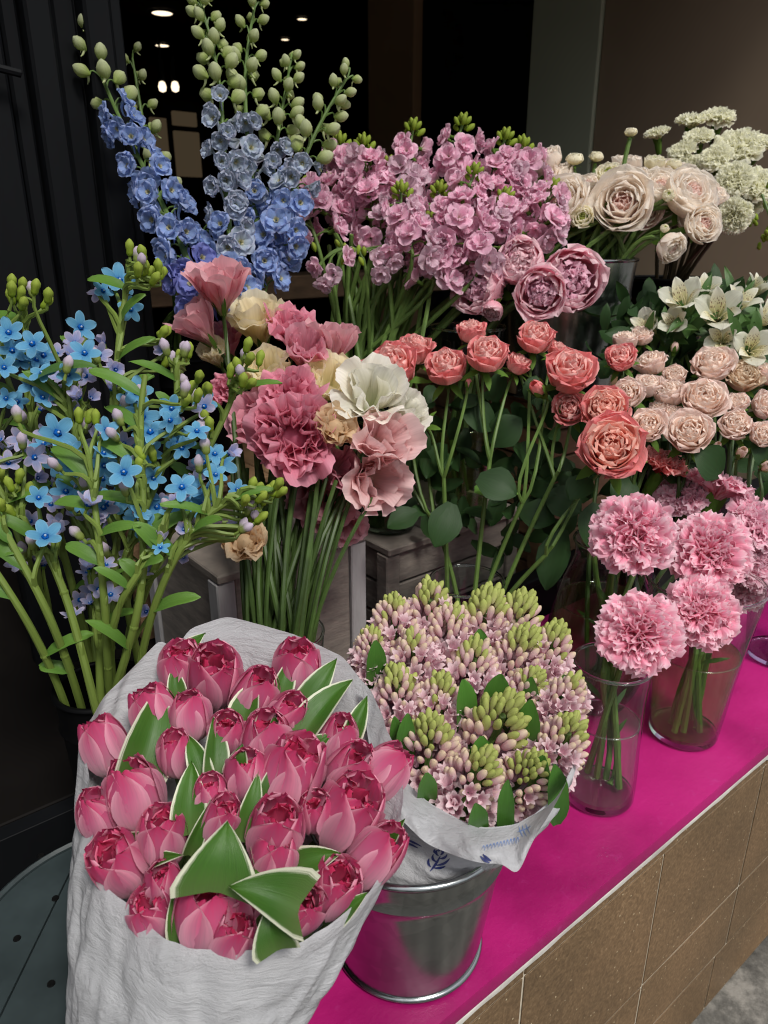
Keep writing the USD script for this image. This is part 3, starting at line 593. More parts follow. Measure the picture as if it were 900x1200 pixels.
def rose(mat, matout, n=30, open_=1.0):
    o = []
    for i_ in range(n):
        f = i_ / (n - 1); rho = .0028 + .0165 * f ** .85
        tip = -20 + (40 + 36 * open_) * f ** 1.8 + rng.normal(0, 5)
        L = .026 + .010 * f + rng.normal(0, .0007); W = .016 + .023 * f
        o.append(('petal', *petal(L, W, [(0, 30 + 56 * f ** .6), (.12 + .22 * f, 12 + 48 * f ** .6), (.34 + .2 * f, 4 + 14 * f), (.72, -6 + (16 + 12 * open_) * f), (1, tip)], 'round', cup=1 / (rho + .0035), ruf=.0016 + .001 * f, rf=3.2, r0=.0012, z0=.006 * (1 - f), phi=i_ * GA + rng.normal(0, .2), nv=11, nu=10, rounds=.05), matout if f > .72 else mat))
    for i_ in range(5): o.append(('sepal', *petal(.024, .008, [(0, 95), (.5, 105), (1, 130)], 'lance', r0=.004, z0=-.001, phi=i_ * 2 * PI / 5, nv=6, nu=3), M_sepal))
    V, F, A = blob([(.004, .004), (.009, .010), (.0105, .016), (.0085, .0205), (.004, .0225), (.0002, .023)], 14, rnd=.5); A[:, 0] = .55; o.append(('heart', V, F, A, mat))
    V, F, A = blob([(.002, -.010), (.0048, -.007), (.0058, -.002), (.0045, .001)], 10); o.append(('hip', V, F, A, M_sepal))
    return o
M_coral = petals('coral_rose_petal', [(0, (.90, .54, .44)), (.4, (.92, .46, .42)), (.8, (.93, .49, .46)), (1, (.94, .62, .58))], edge=(.93, .58, .53), at=(.6, 1.15), trans=0.42, vein=.22, var=.28, sat=1.04)
M_coralout = petals('coral_rose_outer_petal', [(0, (.88, .66, .46)), (.3, (.91, .55, .49)), (.75, (.90, .38, .37)), (1, (.88, .30, .31))], edge=(.92, .50, .47), at=(.6, 1.1), trans=0.39, vein=.3, var=.25, sat=1.04)
M_salmon = petals('salmon_rose_petal', [(0, (.90, .46, .36)), (.5, (.92, .49, .42)), (1, (.94, .64, .56))], edge=(.91, .58, .50), at=(.7, 1.1), trans=0.44, vein=.2, var=.25)
M_blush = petals('blush_rose_petal', [(0, (.90, .62, .48)), (.5, (.93, .74, .64)), (1, (.95, .84, .76))], edge=(.96, .86, .79), at=(.7, 1.1), trans=0.44, vein=.16, var=.2)
M_blushout = petals('blush_rose_outer_petal', [(0, (.90, .80, .62)), (.5, (.92, .77, .68)), (1, (.93, .76, .70))], edge=(.95, .84, .78), at=(.6, 1.1), trans=0.44, vein=.2, var=.2)
M_beige = petals('beige_rose_petal', [(0, (.72, .52, .36)), (.5, (.76, .60, .46)), (1, (.82, .70, .56))], trans=0.44, vein=.2)
K_coral = kit('coral_rose_bloom', 4, lambda k: rose(M_coral, M_coralout, 30, [.9, .45, .1, .7][k]))
K_salmon = kit('salmon_rose_bloom', 2, lambda k: rose(M_salmon, M_coralout, 40, .95))
K_blush = kit('blush_rose_bloom', 4, lambda k: rose(M_blush, M_blushout, 32, [1.0, .6, .2, .85][k]))
K_beige = kit('beige_rose_bloom', 1, lambda k: rose(M_beige, M_beige, 30, 1.0))
def rosebud(mat):
    o = []
    for i_ in range(6): o.append(('petal', *petal(.026, .022, [(0, 70), (.2, 30), (.5, -4), (1, -22)], 'oblong', cup=1 / .0085, ruf=.0008, r0=.001, phi=i_ * GA, nv=7, nu=6), mat))
    for i_ in range(5): o.append(('sepal', *petal(.024, .009, [(0, 78), (.25, 30), (.6, 0), (1, 10)], 'lance', cup=1 / .012, r0=.0025, z0=-.0015, phi=i_ * 2 * PI / 5, nv=6, nu=4), M_sepal))
    V, F, A = blob([(.002, -.009), (.0046, -.006), (.0052, -.001), (.0042, .002)], 10); o.append(('hip', V, F, A, M_sepal))
    return o
K_coralbud = kit('coral_rose_bud', 1, lambda k: rosebud(M_coralout)); K_blushbud = kit('blush_rose_bud', 1, lambda k: rosebud(M_blushout))

def ranunculus(mats, n=44, big=1.0, ruffle=.0008, opening=1.0):
    o = []
    for i_ in range(n):
        f = i_ / (n - 1); rho = .003 + .021 * f ** .8
        tip = -26 + (46 + 56 * opening) * f ** 1.7 + rng.normal(0, 6)
        L = (.021 + .020 * f) * big; W = (.014 + .040 * f) * big
        m = mats[min(len(mats) - 1, int(f * len(mats)))]
        if i_ == 0:
            V, F, A = blob(np.array([(.004, .004), (.010, .008), (.0135, .0125), (.0115, .0165), (.006, .0185), (.0002, .019)]) * big, 14, rnd=.5); A[:, 0] = .6; o.append(('heart', V, F, A, mats[0]))
        o.append(('petal', *petal(L, W, [(0, 15 + 72 * f ** .5), (.2 + .2 * f, 8 + 50 * f ** .6), (.45 + .12 * f, 2 + 16 * f), (.75, -12 + 28 * f * opening), (1, tip)], 'round', cup=1 / ((rho + .004) * big), ruf=ruffle * big * (1 + 2 * f), rf=3, r0=.001, z0=.005 * (1 - f) * big, phi=i_ * GA + rng.normal(0, .15), nv=12, nu=10, rounds=.04), m))
    for i_ in range(5): o.append(('sepal', *petal(.016 * big, .009 * big, [(0, 92), (1, 118)], 'ovate', r0=.003, z0=-.001, phi=i_ * 2 * PI / 5, nv=4, nu=3), M_sepal))
    return o
M_ranin = petals('pink_hearted_ranunculus_petal', [(0, (.88, .52, .48)), (.5, (.92, .66, .61)), (1, (.95, .81, .75))], trans=0.50, vein=.12, var=.18)
M_ranout = petals('blush_white_ranunculus_petal', [(0, (.90, .79, .62)), (.5, (.93, .83, .74)), (1, (.95, .89, .81))], edge=(.96, .91, .84), at=(.6, 1.1), trans=0.50, vein=.12, var=.15)
M_rancream = petals('cream_ranunculus_petal', [(0, (.78, .78, .44)), (.5, (.92, .87, .68)), (1, (.95, .92, .80))], trans=0.50, vein=.12, var=.15)
M_rangreen = petals('green_ranunculus_heart', [(0, (.40, .46, .12)), (1, (.52, .56, .22))], trans=0.34)
K_ran = kit('blush_ranunculus_bloom', 3, lambda k: ranunculus([M_ranin, M_ranout, M_ranout, M_ranout], 30, 1.0, opening=[1.0, .6, .25][k]))
K_rancream = kit('cream_ranunculus_bloom', 2, lambda k: ranunculus([M_rangreen, M_rancream, M_rancream, M_rancream], 26, .8, opening=[.3, -.7][k]))
M_peo = petals('pink_double_petal', [(0, (.82, .50, .50)), (.45, (.86, .50, .56)), (.8, (.88, .55, .62)), (1, (.92, .72, .75))], edge=(.88, .66, .70), at=(.75, 1.1), trans=0.44, vein=.25, var=.25)
M_peodeep = petals('mauve_pink_double_petal', [(0, (.80, .46, .54)), (.5, (.84, .48, .60)), (1, (.88, .62, .71))], trans=0.44, vein=.25, var=.25)
def double_bloom(k):
    o = []
    for i_ in range(22):
        f = i_ / 21; o.append(('inner_petal', *petal(.034 + .006 * f, .022 + .012 * f, [(0, 6 + 60 * f), (.35, 6 + 30 * f), (.7, 2 + rng.normal(0, 9)), (1, rng.normal(-4, 16))], 'round', cup=1 / (.012 + .012 * f), ruf=.0040, rf=5, r0=.001, z0=.003 * (1 - f), phi=i_ * GA + rng.normal(0, .2), nv=10, nu=10, rounds=.05), [M_peodeep, M_peo, M_peodeep][k]))
    for i_ in range(15):
        f = i_ / 14; o.append(('petal', *petal(.047 + .006 * f, .046 + .012 * f, [(0, 84), (.22, 58), (.5, 14 + 12 * f), (.8, -14 + 26 * f * [.6, .3, 1.2][k]), (1, -34 + 62 * f ** 1.6 * [.8, .4, 1.4][k])], 'round', cup=1 / .030, ruf=.0022 + .001 * f, rf=3.4, r0=.002, phi=i_ * GA + rng.normal(0, .2), nv=12, nu=11, rounds=.05), M_peo))
    V, F, A = blob([(.004, .006), (.013, .012), (.0165, .019), (.013, .025), (.006, .028), (.0002, .0285)], 14, rnd=.5); A[:, 0] = .6; o.append(('heart', V, F, A, M_peodeep))
    for i_ in range(5): o.append(('sepal', *petal(.020, .012, [(0, 92), (1, 112)], 'ovate', r0=.003, z0=-.001, phi=i_ * 2 * PI / 5, nv=4, nu=3), M_sepal))
    return o
K_peo = kit('pink_double_bloom', 3, double_bloom)

def lisianthus(mat, n, L=.055, open_=1.0, ruf=.0062, W=.044):
    o = []
    for i_ in range(n):
        f = i_ / max(1, n - 1)
        end = (12 + 78 * f) * open_ + rng.normal(0, 8)
        o.append(('petal', *petal(L * rng.uniform(.88, 1.06) * (.82 + .18 * f), W * rng.uniform(.85, 1.05) * (.8 + .2 * f), [(0, 14), (.3, 20 + 12 * f * open_), (.65, end * .45), (1, end)], 'fan', cup=.35 / (.014 + .014 * f), ruf=ruf, rf=4.2, teeth=.0016, r0=.0015, phi=i_ * GA + rng.normal(0, .2), nv=10, nu=12, rounds=.16, rv=1.6), mat))
    if n > 14:
        V, F, A = blob([(.003, .008), (.009, .015), (.011, .022), (.008, .028), (.0002, .031)], 12, rnd=.4); A[:, 0] = .6; o.append(('heart', V, F, A, mat))
    for i_ in range(5): o.append(('sepal', *petal(.024, .0045, [(0, 40), (.3, 18), (1, 34)], 'lance', r0=.002, z0=-.002, phi=i_ * 2 * PI / 5, nv=5, nu=3), M_sepal))
    return o
def lmat(name, a, b, c, **k): return petals(name, [(0, (.45, .48, .22)), (.22, a), (.6, b), (1, c)], trans=.44, vein=.18, var=.2, **k)
M_ldusk = lmat('dusky_pink_lisianthus_petal', (.76, .50, .46), (.78, .42, .47), (.83, .52, .55))
M_ldeep = lmat('deep_pink_lisianthus_petal', (.74, .38, .40), (.74, .27, .37), (.82, .42, .50))
M_lrose = lmat('rose_pink_lisianthus_petal', (.76, .44, .46), (.78, .36, .44), (.84, .49, .56))
M_lpale = lmat('pale_pink_lisianthus_petal', (.84, .68, .58), (.86, .57, .57), (.90, .68, .67))
M_lcream = lmat('cream_lisianthus_petal', (.76, .72, .42), (.84, .75, .50), (.88, .81, .62))
M_lwhite = lmat('white_lisianthus_petal', (.72, .74, .50), (.84, .82, .70), (.87, .85, .78))
M_lbeige = lmat('beige_lisianthus_petal', (.70, .54, .34), (.72, .55, .37), (.76, .61, .44))
K_l = {'dusk': kit('dusky_lisianthus', 2, lambda k: lisianthus(M_ldusk, 11, open_=[.9, .5][k])), 'deep': kit('deep_lisianthus', 2, lambda k: lisianthus(M_ldeep, 18 + 20 * k, L=.052, open_=1.04, ruf=.0105, W=.046 - .008 * k)),
       'rose': kit('rose_lisianthus', 2, lambda k: lisianthus(M_lrose, 12, open_=[.95, .45][k], ruf=.0075)), 'pale': kit('pale_lisianthus', 2, lambda k: lisianthus(M_lpale, 12, open_=[.9, .6][k])),
       'cream': kit('cream_lisianthus', 2, lambda k: lisianthus(M_lcream, 11, open_=[.9, .5][k])), 'white': kit('white_lisianthus', 2, lambda k: lisianthus(M_lwhite, 13, open_=[1.0, .6][k])),
       'beige': kit('beige_lisianthus', 1, lambda k: lisianthus(M_lbeige, 16, L=.042, open_=.85, ruf=.007, W=.04)), 'trumpet': kit('trumpet_lisianthus', 1, lambda k: lisianthus(M_ldusk, 10, L=.050, open_=.86, ruf=.0060, W=.056))}

M_alst = petals('white_alstroemeria_petal', [(0, (.42, .50, .20)), (.35, (.72, .72, .56)), (1, (.80, .80, .70))], trans=0.44, vein=.12, var=.14)
M_alstin = usdkit.material(stage, '/World/Looks/streaked_alstroemeria_petal', {
    'a': ('attribute', {'attribute': 'pt'}), 's': ('separate_xyz', {}), 'u': ('math', {'math_type': 'multiply', 'value2': 5.0}), 'vv': ('math', {'math_type': 'multiply', 'value2': 11.0}), 'c': ('combine_xyz', {}),
    'v': ('voronoi_texture', {'scale': 1.0}), 'lt': ('math', {'math_type': 'less_than', 'value2': .30}), 'rg': ('rgb_ramp', {'ramp': [(0, (0, 0, 0)), (.3, (1, 1, 1)), (.7, (1, 1, 1)), (.8, (0, 0, 0))]}), 'mu': ('math', {'math_type': 'multiply'}),
    'r': ('rgb_ramp', {'ramp': [(0, (.46, .50, .18)), (.5, (.74, .68, .40)), (1, (.80, .79, .68))]}), 'mx': ('mix_color', {'b': (.16, .05, .04)}), 'p': ('principled_bsdf', {'roughness': .5}), 't': ('translucent_bsdf', {}), 'm': ('mix_closure', {'fac': .25})},
    [('a.vector', 's.vector'), ('s.y', 'u.value1'), ('s.x', 'vv.value1'), ('u.value', 'c.x'), ('vv.value', 'c.y'), ('s.z', 'c.z'), ('c.vector', 'v.vector'), ('v.distance', 'lt.value1'), ('s.x', 'rg.fac'), ('rg.color', 'mu.value1'), ('lt.value', 'mu.value2'), ('mu.value', 'mx.fac'), ('s.x', 'r.fac'), ('r.color', 'mx.a'), ('mx.result', 'p.base_color'), ('mx.result', 't.color'), ('p.BSDF', 'm.closure1'), ('t.BSDF', 'm.closure2')], surface='m.closure')
def alstro(k):
    o = []
    for i_ in range(3): o.append(('petal', *petal(.050, .030, [(0, 14), (.4, 28), (.8, 48), (1, 74 + 8 * k)], 'round', cup=12, ruf=.002, r0=.002, phi=i_ * 2 * PI / 3, nv=8, nu=6, rounds=.02), M_alst))
    for i_ in range(3): o.append(('inner_petal', *petal(.050, .019, [(0, 10), (.4, 24), (.8, 38), (1, 62)], 'oblong', cup=30, ruf=.0012, r0=.0015, phi=(i_ + .5) * 2 * PI / 3, nv=8, nu=6), M_alstin))
    for i_ in range(5):
        q = i_ * 1.26; V, F = tube([(0, 0, .004), (.006 * math.cos(q), .006 * math.sin(q), .024), (.011 * math.cos(q) + .004, .011 * math.sin(q), .038)], .0006, 5, 4); o.append(('stamen', V, F, np.tile([.6, 0, .5], (len(V), 1)), M_rancream))
    return o
K_alst = kit('alstroemeria_bloom', 3, alstro)

M_tweed = petals('sky_blue_star_petal', [(0, (.06, .20, .48)), (.3, (.13, .40, .66)), (1, (.20, .48, .70))], edge=(.30, .56, .74), at=(.7, 1.1), trans=0.42, rough=.6, vein=.15, var=.25, sat=1.0)
M_tweedlil = petals('lilac_star_petal', [(0, (.28, .36, .62)), (.4, (.38, .42, .68)), (1, (.60, .55, .72))], edge=(.62, .52, .68), at=(.6, 1.0), trans=0.42, rough=.6, vein=.25, var=.3, sat=1.0)
M_tweedeye = petals('dark_blue_eye', [(0, (.01, .04, .20)), (1, (.02, .10, .36))], trans=.05)
M_tweedwhite = petals('white_eye_ring', [(0, (.70, .76, .84)), (1, (.6, .7, .85))], trans=0.24)
M_tweedbud = petals('lilac_green_bud', [(0, (.20, .26, .07)), (.35, (.26, .31, .12)), (.6, (.50, .44, .50)), (1, (.58, .50, .60))], trans=0.34)
def star(mat, op):
    o = []
    for i_ in range(5): o.append(('petal', *petal(.0150, .0098, [(0, 70 * op), (.2, 84 * op), (1, (94 + rng.normal(0, 7)) * op)], 'oblong', cup=25, ruf=.0009, rf=3, r0=.0012, phi=i_ * 2 * PI / 5 + rng.normal(0, .05), nv=7, nu=5), mat))
    V, F, A = blob([(.0026, -.001), (.0030, .0006), (.0027, .0022), (.0012, .0026)], 10, 5, .16); o.append(('corona', V, F, A, M_tweedeye))
    V, F, A = blob([(.0009, .0024), (.0010, .0036), (.0002, .0040)], 6); o.append(('pistil', V, F, A, M_tweedwhite))
    V, F, A = blob([(.0008, -.006), (.0022, -.004), (.0026, -.001), (.001, 0)], 8); o.append(('calyx', V, F, A, M_sepal))
    return o
K_star = kit('blue_star_floret', 3, lambda k: star(M_tweed, [1.0, .86, .72][k])); K_starlil = kit('lilac_star_floret', 3, lambda k: star(M_tweedlil, [.55, .35, .75][k]))
def starbud(mat):
    V, F, A = blob([(.0006, -.005), (.0028, -.0035), (.0036, -.001), (.0036, .002), (.0046, .005), (.0042, .008), (.0018, .0112), (.0002, .0122)], 9, 5, .08)
    return [('bud', V, F, A, mat)]
K_starbud = kit('star_bud', 1, lambda k: starbud(M_tweedbud)); K_starbudg = kit('green_star_bud', 1, lambda k: starbud(M_budgreen))

M_delb = petals('delphinium_blue_sepal', [(0, (.46, .54, .66)), (.4, (.33, .45, .72)), (1, (.27, .38, .70))], edge=(.44, .50, .74), at=(.5, 1.1), trans=0.44, vein=.3, var=.4, sat=1.0)
M_delp = petals('delphinium_pale_sepal', [(0, (.54, .60, .52)), (.5, (.52, .59, .64)), (1, (.43, .51, .68))], edge=(.56, .58, .70), at=(.4, 1.1), trans=0.44, vein=.3, var=.35, sat=1.0)
M_delv = petals('delphinium_violet_sepal', [(0, (.28, .29, .55)), (.5, (.21, .25, .58)), (1, (.23, .25, .58))], trans=0.44, vein=.3, var=.35, sat=1.0)
M_bee = petals('delphinium_cream_eye', [(0, (.5, .48, .25)), (1, (.55, .52, .40))], trans=0.34)
M_delbud = petals('pale_green_delphinium_bud', [(0, (.36, .46, .14)), (.5, (.54, .60, .32)), (1, (.62, .66, .46))], trans=0.39, vein=.2)
def delfl(mat, op):
    o = []
    for ring in range(2):
        for i_ in range(5):
            o.append(('sepal', *petal(.0215 - .004 * ring, .0205 - .004 * ring, [(0, (40 - 18 * ring) * op), (.4, (70 - 22 * ring) * op), (1, (86 - 20 * ring + rng.normal(0, 7)) * op)], 'round', cup=rng.uniform(4, 26), ruf=.0036, rf=4, r0=.0012, z0=.001 * ring, phi=(i_ + .5 * ring) * 2 * PI / 5 + rng.normal(0, .08), nv=7, nu=6, rounds=.02), mat))
    for i_ in range(4): o.append(('eye_petal', *petal(.0062, .0048, [(0, 10), (.6, 22), (1, 60)], 'oblong', cup=60, r0=.0012, z0=.002, phi=i_ * PI / 2, nv=5, nu=4), M_bee))
    V, F = tube([(0, 0, .001), (0, -.004, -.006), (0, -.011, -.010), (0, -.018, -.010)], [.003, .0024, .0016, .0008], 6, 6); o.append(('spur', V, F, np.tile([.5, .2, .5], (len(V), 1)), mat))
    return o
K_delb = kit('blue_delphinium_floret', 3, lambda k: delfl(M_delb, [1.0, .9, .75][k])); K_delp = kit('pale_delphinium_floret', 3, lambda k: delfl(M_delp, [.9, .7, .5][k])); K_delv = kit('violet_delphinium_floret', 2, lambda k: delfl(M_delv, [.95, .8][k]))
def delbud(k):
    V, F, A = blob([(.0012, -.004), (.0050, .0), (.0076, .005), (.0074, .010), (.0048, .0150), (.0016, .0175), (.0003, .018)], 10, 5, .10)
    V2, F2 = tube([(0, 0, .001), (0, -.006, -.003), (0, -.013, -.003)], [.0026, .0018, .0008], 5, 5)
    return [('bud', V, F, A, M_delbud), ('spur', V2, F2, np.tile([.6, .2, .5], (len(V2), 1)), M_delbud)]
K_delbud = kit('delphinium_bud', 1, delbud)

M_stock = petals('mauve_pink_stock_petal', [(0, (.68, .62, .46)), (.25, (.86, .62, .70)), (.65, (.86, .52, .655)), (1, (.89, .62, .73))], edge=(.92, .71, .79), at=(.6, 1.1), trans=0.44, vein=.25, var=.35)
M_stockpale = petals('pale_pink_stock_petal', [(0, (.62, .58, .45)), (.3, (.74, .54, .61)), (1, (.78, .60, .68))], trans=0.44, vein=.2, var=.3)
def stockfl(mat, k):
    o = []
    for i_ in range(4): o.append(('petal', *petal(.0185, .0185, [(0, 25), (.35, 62), (1, 88 + rng.normal(0, 12))], 'round', ruf=.0030, rf=3.6, cup=8, r0=.001, phi=i_ * PI / 2 + rng.normal(0, .15), nv=7, nu=7), mat))
    for i_ in range(4 + k): o.append(('inner_petal', *petal(.0150, .0135, [(0, 10), (.4, 32), (1, 56 + rng.normal(0, 16))], 'round', ruf=.0034, rf=4, cup=20, r0=.001, z0=.001, phi=i_ * GA + .7, nv=6, nu=6), mat))
    V, F, A = blob([(.0008, -.008), (.0024, -.006), (.0026, .0), (.0018, .001)], 7); o.append(('calyx', V, F, A, M_sepal))
    return o
K_stock = kit('stock_floret', 4, lambda k: stockfl(M_stock, k)); K_stockpale = kit('pale_stock_floret', 2, lambda k: stockfl(M_stockpale, k + 1))
K_stockbud = kit('stock_bud', 1, lambda k: [('bud', *blob([(.0008, -.003), (.0026, 0), (.0034, .004), (.0026, .008), (.0006, .0105)], 8, 4, .12), M_budgreen)])

M_hyp = petals('pink_hyacinth_petal', [(0, (.70, .42, .52)), (.4, (.80, .56, .62)), (1, (.88, .73, .75))], trans=0.39, vein=.15, var=.22)
M_hybud = petals('pink_tan_hyacinth_bud', [(0, (.84, .56, .64)), (.6, (.86, .64, .66)), (1, (.80, .69, .50))], trans=0.34, vein=.15, var=.3)
M_hyg = petals('green_hyacinth_bud', [(0, (.66, .60, .34)), (.5, (.49, .52, .18)), (1, (.36, .41, .11))], trans=.2, vein=.15, var=.35, sat=1.0)
def hyfl(k):
    o = []
    for i_ in range(6): o.append(petal(.0185, .0074, [(0, 70), (.18, 20), (.6, 2), (.76, 24), (1, 74 + rng.normal(0, 22))], 'oblong', cup=1 / .0045, r0=.0008, phi=i_ * PI / 3 + rng.normal(0, .06), nv=8, nu=3))
    return [('floret_petals', *merge(o), M_hyp)]
K_hyfl = [hyfl(k)[0] for k in range(3)]
def hybud(mat, s=1.0):
    return ('bud', *blob(np.array([(.0014, -.001), (.0028, .002), (.0036, .006), (.0039, .0105), (.0034, .0145), (.0018, .0172), (.0003, .0182)]) * s, 9, 3, .10), mat)
K_hybud = [hybud(M_hybud), hybud(M_hybud, .92)]; K_hyg = [hybud(M_hyg), hybud(M_hyg, .9)]

# ------------------------------------------------------------------ flowers: placing them
RIGHT = np.array([1.0, 0, 0])
def tocam(p): return nrm(EYE - p)
def axis_mix(p, anchor, up=.5, cam_=.6, out=.5, jit=.12, lean=(0, 0)):
    o = nrm(p - anchor); a = UP * up + tocam(p) * cam_ + o * out + RIGHT * lean[0] + UP * lean[1]
    return nrm(nrm(a) + rng.normal(0, jit, 3))
def leafmesh(base, tip, width, face, shape='ovate', fold=.25, bend=25, nv=8, nu=5, ruf=.0015):
    """a leaf from base to tip; face = the way its upper side looks"""
    base, tip = np.asarray(base), np.asarray(tip); L = np.linalg.norm(tip - base)
    V, F, A = petal(L * 1.04, width, [(0, -bend * .8), (.5, 0), (1, bend)], shape, fold=fold, ruf=ruf, nv=nv, nu=nu)
    z = nrm(tip - base); x = -nrm(np.asarray(face) - z * (np.asarray(face) @ z)); y = np.cross(z, x)
    return xf(V, np.array([x, y, z]), base), F, A
def stemline(anchor, end, axis, sag=.35, foot=None):
    L = np.linalg.norm(end - anchor); d0 = nrm(end - anchor)
    pts = [anchor, anchor + (nrm(UP + d0 * .8)) * L * .3, end - axis * min(.05, L * .3), end]
    return pts
def bloom(t, name, K, k, pos, axis, scale, roll=None, label=None):
    roll = rng.random() * 6.28 if roll is None else roll
    return use(t, name, K[k % len(K)], gm(basis(axis, roll, scale), pos), label)
def inside(c, r, z): 
    a = rng.random() * 6.28; q = r * math.sqrt(rng.random()); return c + np.array([q * math.cos(a), q * math.sin(a), z])

# --- tulips in white paper
TC = P(172, 1240, .44); TC = np.array([TC[0], TC[1], .47])
tdep = lambda v, u=280: .505 + (920 - v) * .00040 - .03 * math.exp(-(((u - 280) / 130) ** 2 + ((v - 930) / 130) ** 2))
TUL = [(251, 790, 68, 0, 'large open tulip at the back of the white wrap, tallest of all', .3), (213, 782, 52, 2, 'tulip half hidden behind the tallest open one', 0), (349, 782, 56, 1, 'open tulip at the back right beside white edged leaves', .1),
       (299, 812, 56, 2, 'slim tulip between two folded leaves, just right of the tallest one', .2), (335, 838, 46, 1, 'small tulip half under the long leaf at the back right', .2), (179, 830, 60, 0, 'leaning tulip at the left behind the broad pointed leaf', -.4),
       (222, 838, 48, 2, 'small closed tulip below the tallest one', -.1), (122, 872, 56, 2, 'tall slim tulip at the far left against the paper', -.3), (206, 884, 44, 1, 'dark crimson tulip in the shade right of the broad pointed leaf', 0),
       (266, 856, 46, 1, 'small tulip peeping out above the curled leaves', 0), (311, 864, 60, 0, 'dark cupped tulip in the middle of the back half', 0), (342, 906, 78, 0, 'very large open tulip with a pale outer petal in the middle', .2),
       (290, 905, 56, 2, 'tulip in the middle leaning left of the very large open one', -.2), (394, 868, 48, 1, 'tulip at the upper right touching the paper', .3), (411, 898, 64, 0, 'bright tulip third from the right edge', .2),
       (452, 902, 58, 2, 'tall crimson tulip at the far right edge of the bunch', .5), (409, 950, 80, 0, 'big pale based tulip with an open red heart at the right', .2), (158, 930, 70, 1, 'plump closed tulip under the broad pointed leaf', -.2),
       (120, 955, 52, 2, 'tulip pressed against the paper at the left edge', -.3), (191, 979, 56, 1, 'ruffled tulip turned to the viewer, left of the middle leaf', 0), (141, 1010, 68, 0, 'ruffled full tulip at the lower left rim', -.2),
       (246, 927, 40, 1, 'tiny tulip deep between two leaves in the middle', 0), (258, 962, 46, 2, 'long closed tulip bud striped with pale green', .1), (323, 973, 66, 0, 'tulip with a dark open mouth in the middle of the front half', .1),
       (320, 1006, 56, 1, 'lower tulip of the pair under the open mouthed one', .1), (440, 1003, 64, 1, 'ruffled tulip at the right rim in front of the bucket', .5), (392, 1038, 64, 1, 'pale streaked tulip near the lower right rim', .2),
       (351, 1065, 62, 2, 'tulip in shade right of the folded front leaves', .1), (242, 1066, 80, 1, 'big closed tulip under the triangular front leaf', -.1), (177, 1068, 54, 2, 'tulip leaning left at the lower left rim', -.4),
       (191, 1033, 46, 2, 'shaded tulip behind the lower left pair', -.2), (272, 1096, 58, 0, 'lowest tulip at the front rim of the paper', 0), (370, 950, 46, 1, 'half covered tulip left of the big pale based one', 0), (290, 1050, 50, 2, 'tulip hidden under the folded front leaves', 0)]
TLEAF = [((156, 922), (187, 806), 76, 1), ((222, 978), (224, 893), 52, 1), ((249, 912), (250, 842), 40, 1), ((240, 915), (220, 862), 34, 1), ((286, 848), (300, 800), 46, 1), ((326, 822), (344, 768), 32, 1), ((352, 834), (394, 772), 40, 1),
         ((350, 872), (412, 797), 50, 1), ((408, 872), (430, 816), 32, 1), ((354, 888), (388, 860), 34, 1), ((210, 822), (203, 780), 28, 1), ((214, 772), (240, 742), 30, 1), ((280, 985), (303, 904), 36, 1), ((308, 945), (327, 888), 30, 1),
         ((252, 1044), (267, 962), 106, 2), ((348, 1066), (268, 1038), 78, 2), ((328, 1112), (312, 1064), 62, 2), ((212, 1106), (203, 1046), 34, 1), ((342, 1020), (398, 1000), 46, 1), ((180, 1012), (214, 1002), 22, 1), ((222, 1002), (247, 938), 24, 1),
         ((452, 990), (474, 960), 22, 1), ((396, 1078), (430, 1046), 28, 1), ((150, 990), (178, 978), 24, 1), ((330, 860), (322, 838), 30, 1), ((300, 1000), (300, 1030), 30, 1), ((272, 905), (284, 872), 34, 1)]
owner = {}
for q, lf in enumerate(TLEAF):
    m = np.array([(lf[0][0] + lf[1][0]) / 2, (lf[0][1] + lf[1][1]) / 2]); owner.setdefault(int(np.argmin([np.hypot(*(m - (x[0], x[1] + 30))) for x in TUL])), []).append(lf)
for q, (u, v, px, k, lb, lean) in enumerate(TUL):
    dep = tdep(v, u); p = P(u, v, dep); t = thing('tulip', 'pink double tulip: ' + lb, 'tulip', 'pink tulips in white paper')
    ax = axis_mix(p, TC, .75, .42, .35, .10, (lean, 0)); sc = px * 1.13 * dep / FPX / .041
    b = p - ax * .026 * sc
    use(t, 'bloom', K_tulip[(k + q) % 4 if q % 3 else k], gm(basis(ax, rng.random() * 6.28, sc) * np.array([[rng.uniform(.92, 1.04)], [rng.uniform(.92, 1.04)], [rng.uniform(.94, 1.16)]]), b))
    part(t, 'stem', tube(stemline(inside(TC, .022, -.03), b, ax), [.0035, .0030, .0030], 9, 6), M_stem)
    for (bu, bv), (tu, tv), w, ty in owner.get(q, []):
        d1 = tdep(bv, bu) + (.005 if ty == 1 else -.022); d2 = tdep(tv, tu) - (.012 if ty == 1 else .030)
        pb, pt_ = P(bu, bv, d1), P(tu, tv, d2)
        f = nrm(tocam(pb) * .9 + UP * .35 + RIGHT * rng.normal(0, .35))
        part(t, 'leaf', *(lambda g: ((g[0], g[1]), M_leafvar, True, g[2]))(leafmesh(pb, pt_, w * (.86 if ty == 1 else 1) * d1 / FPX, f, 'tulipleaf' if ty == 1 else 'tri', .62 * rng.uniform(.5, 1.3), 24 if ty == 1 else 34, 10, 8)))

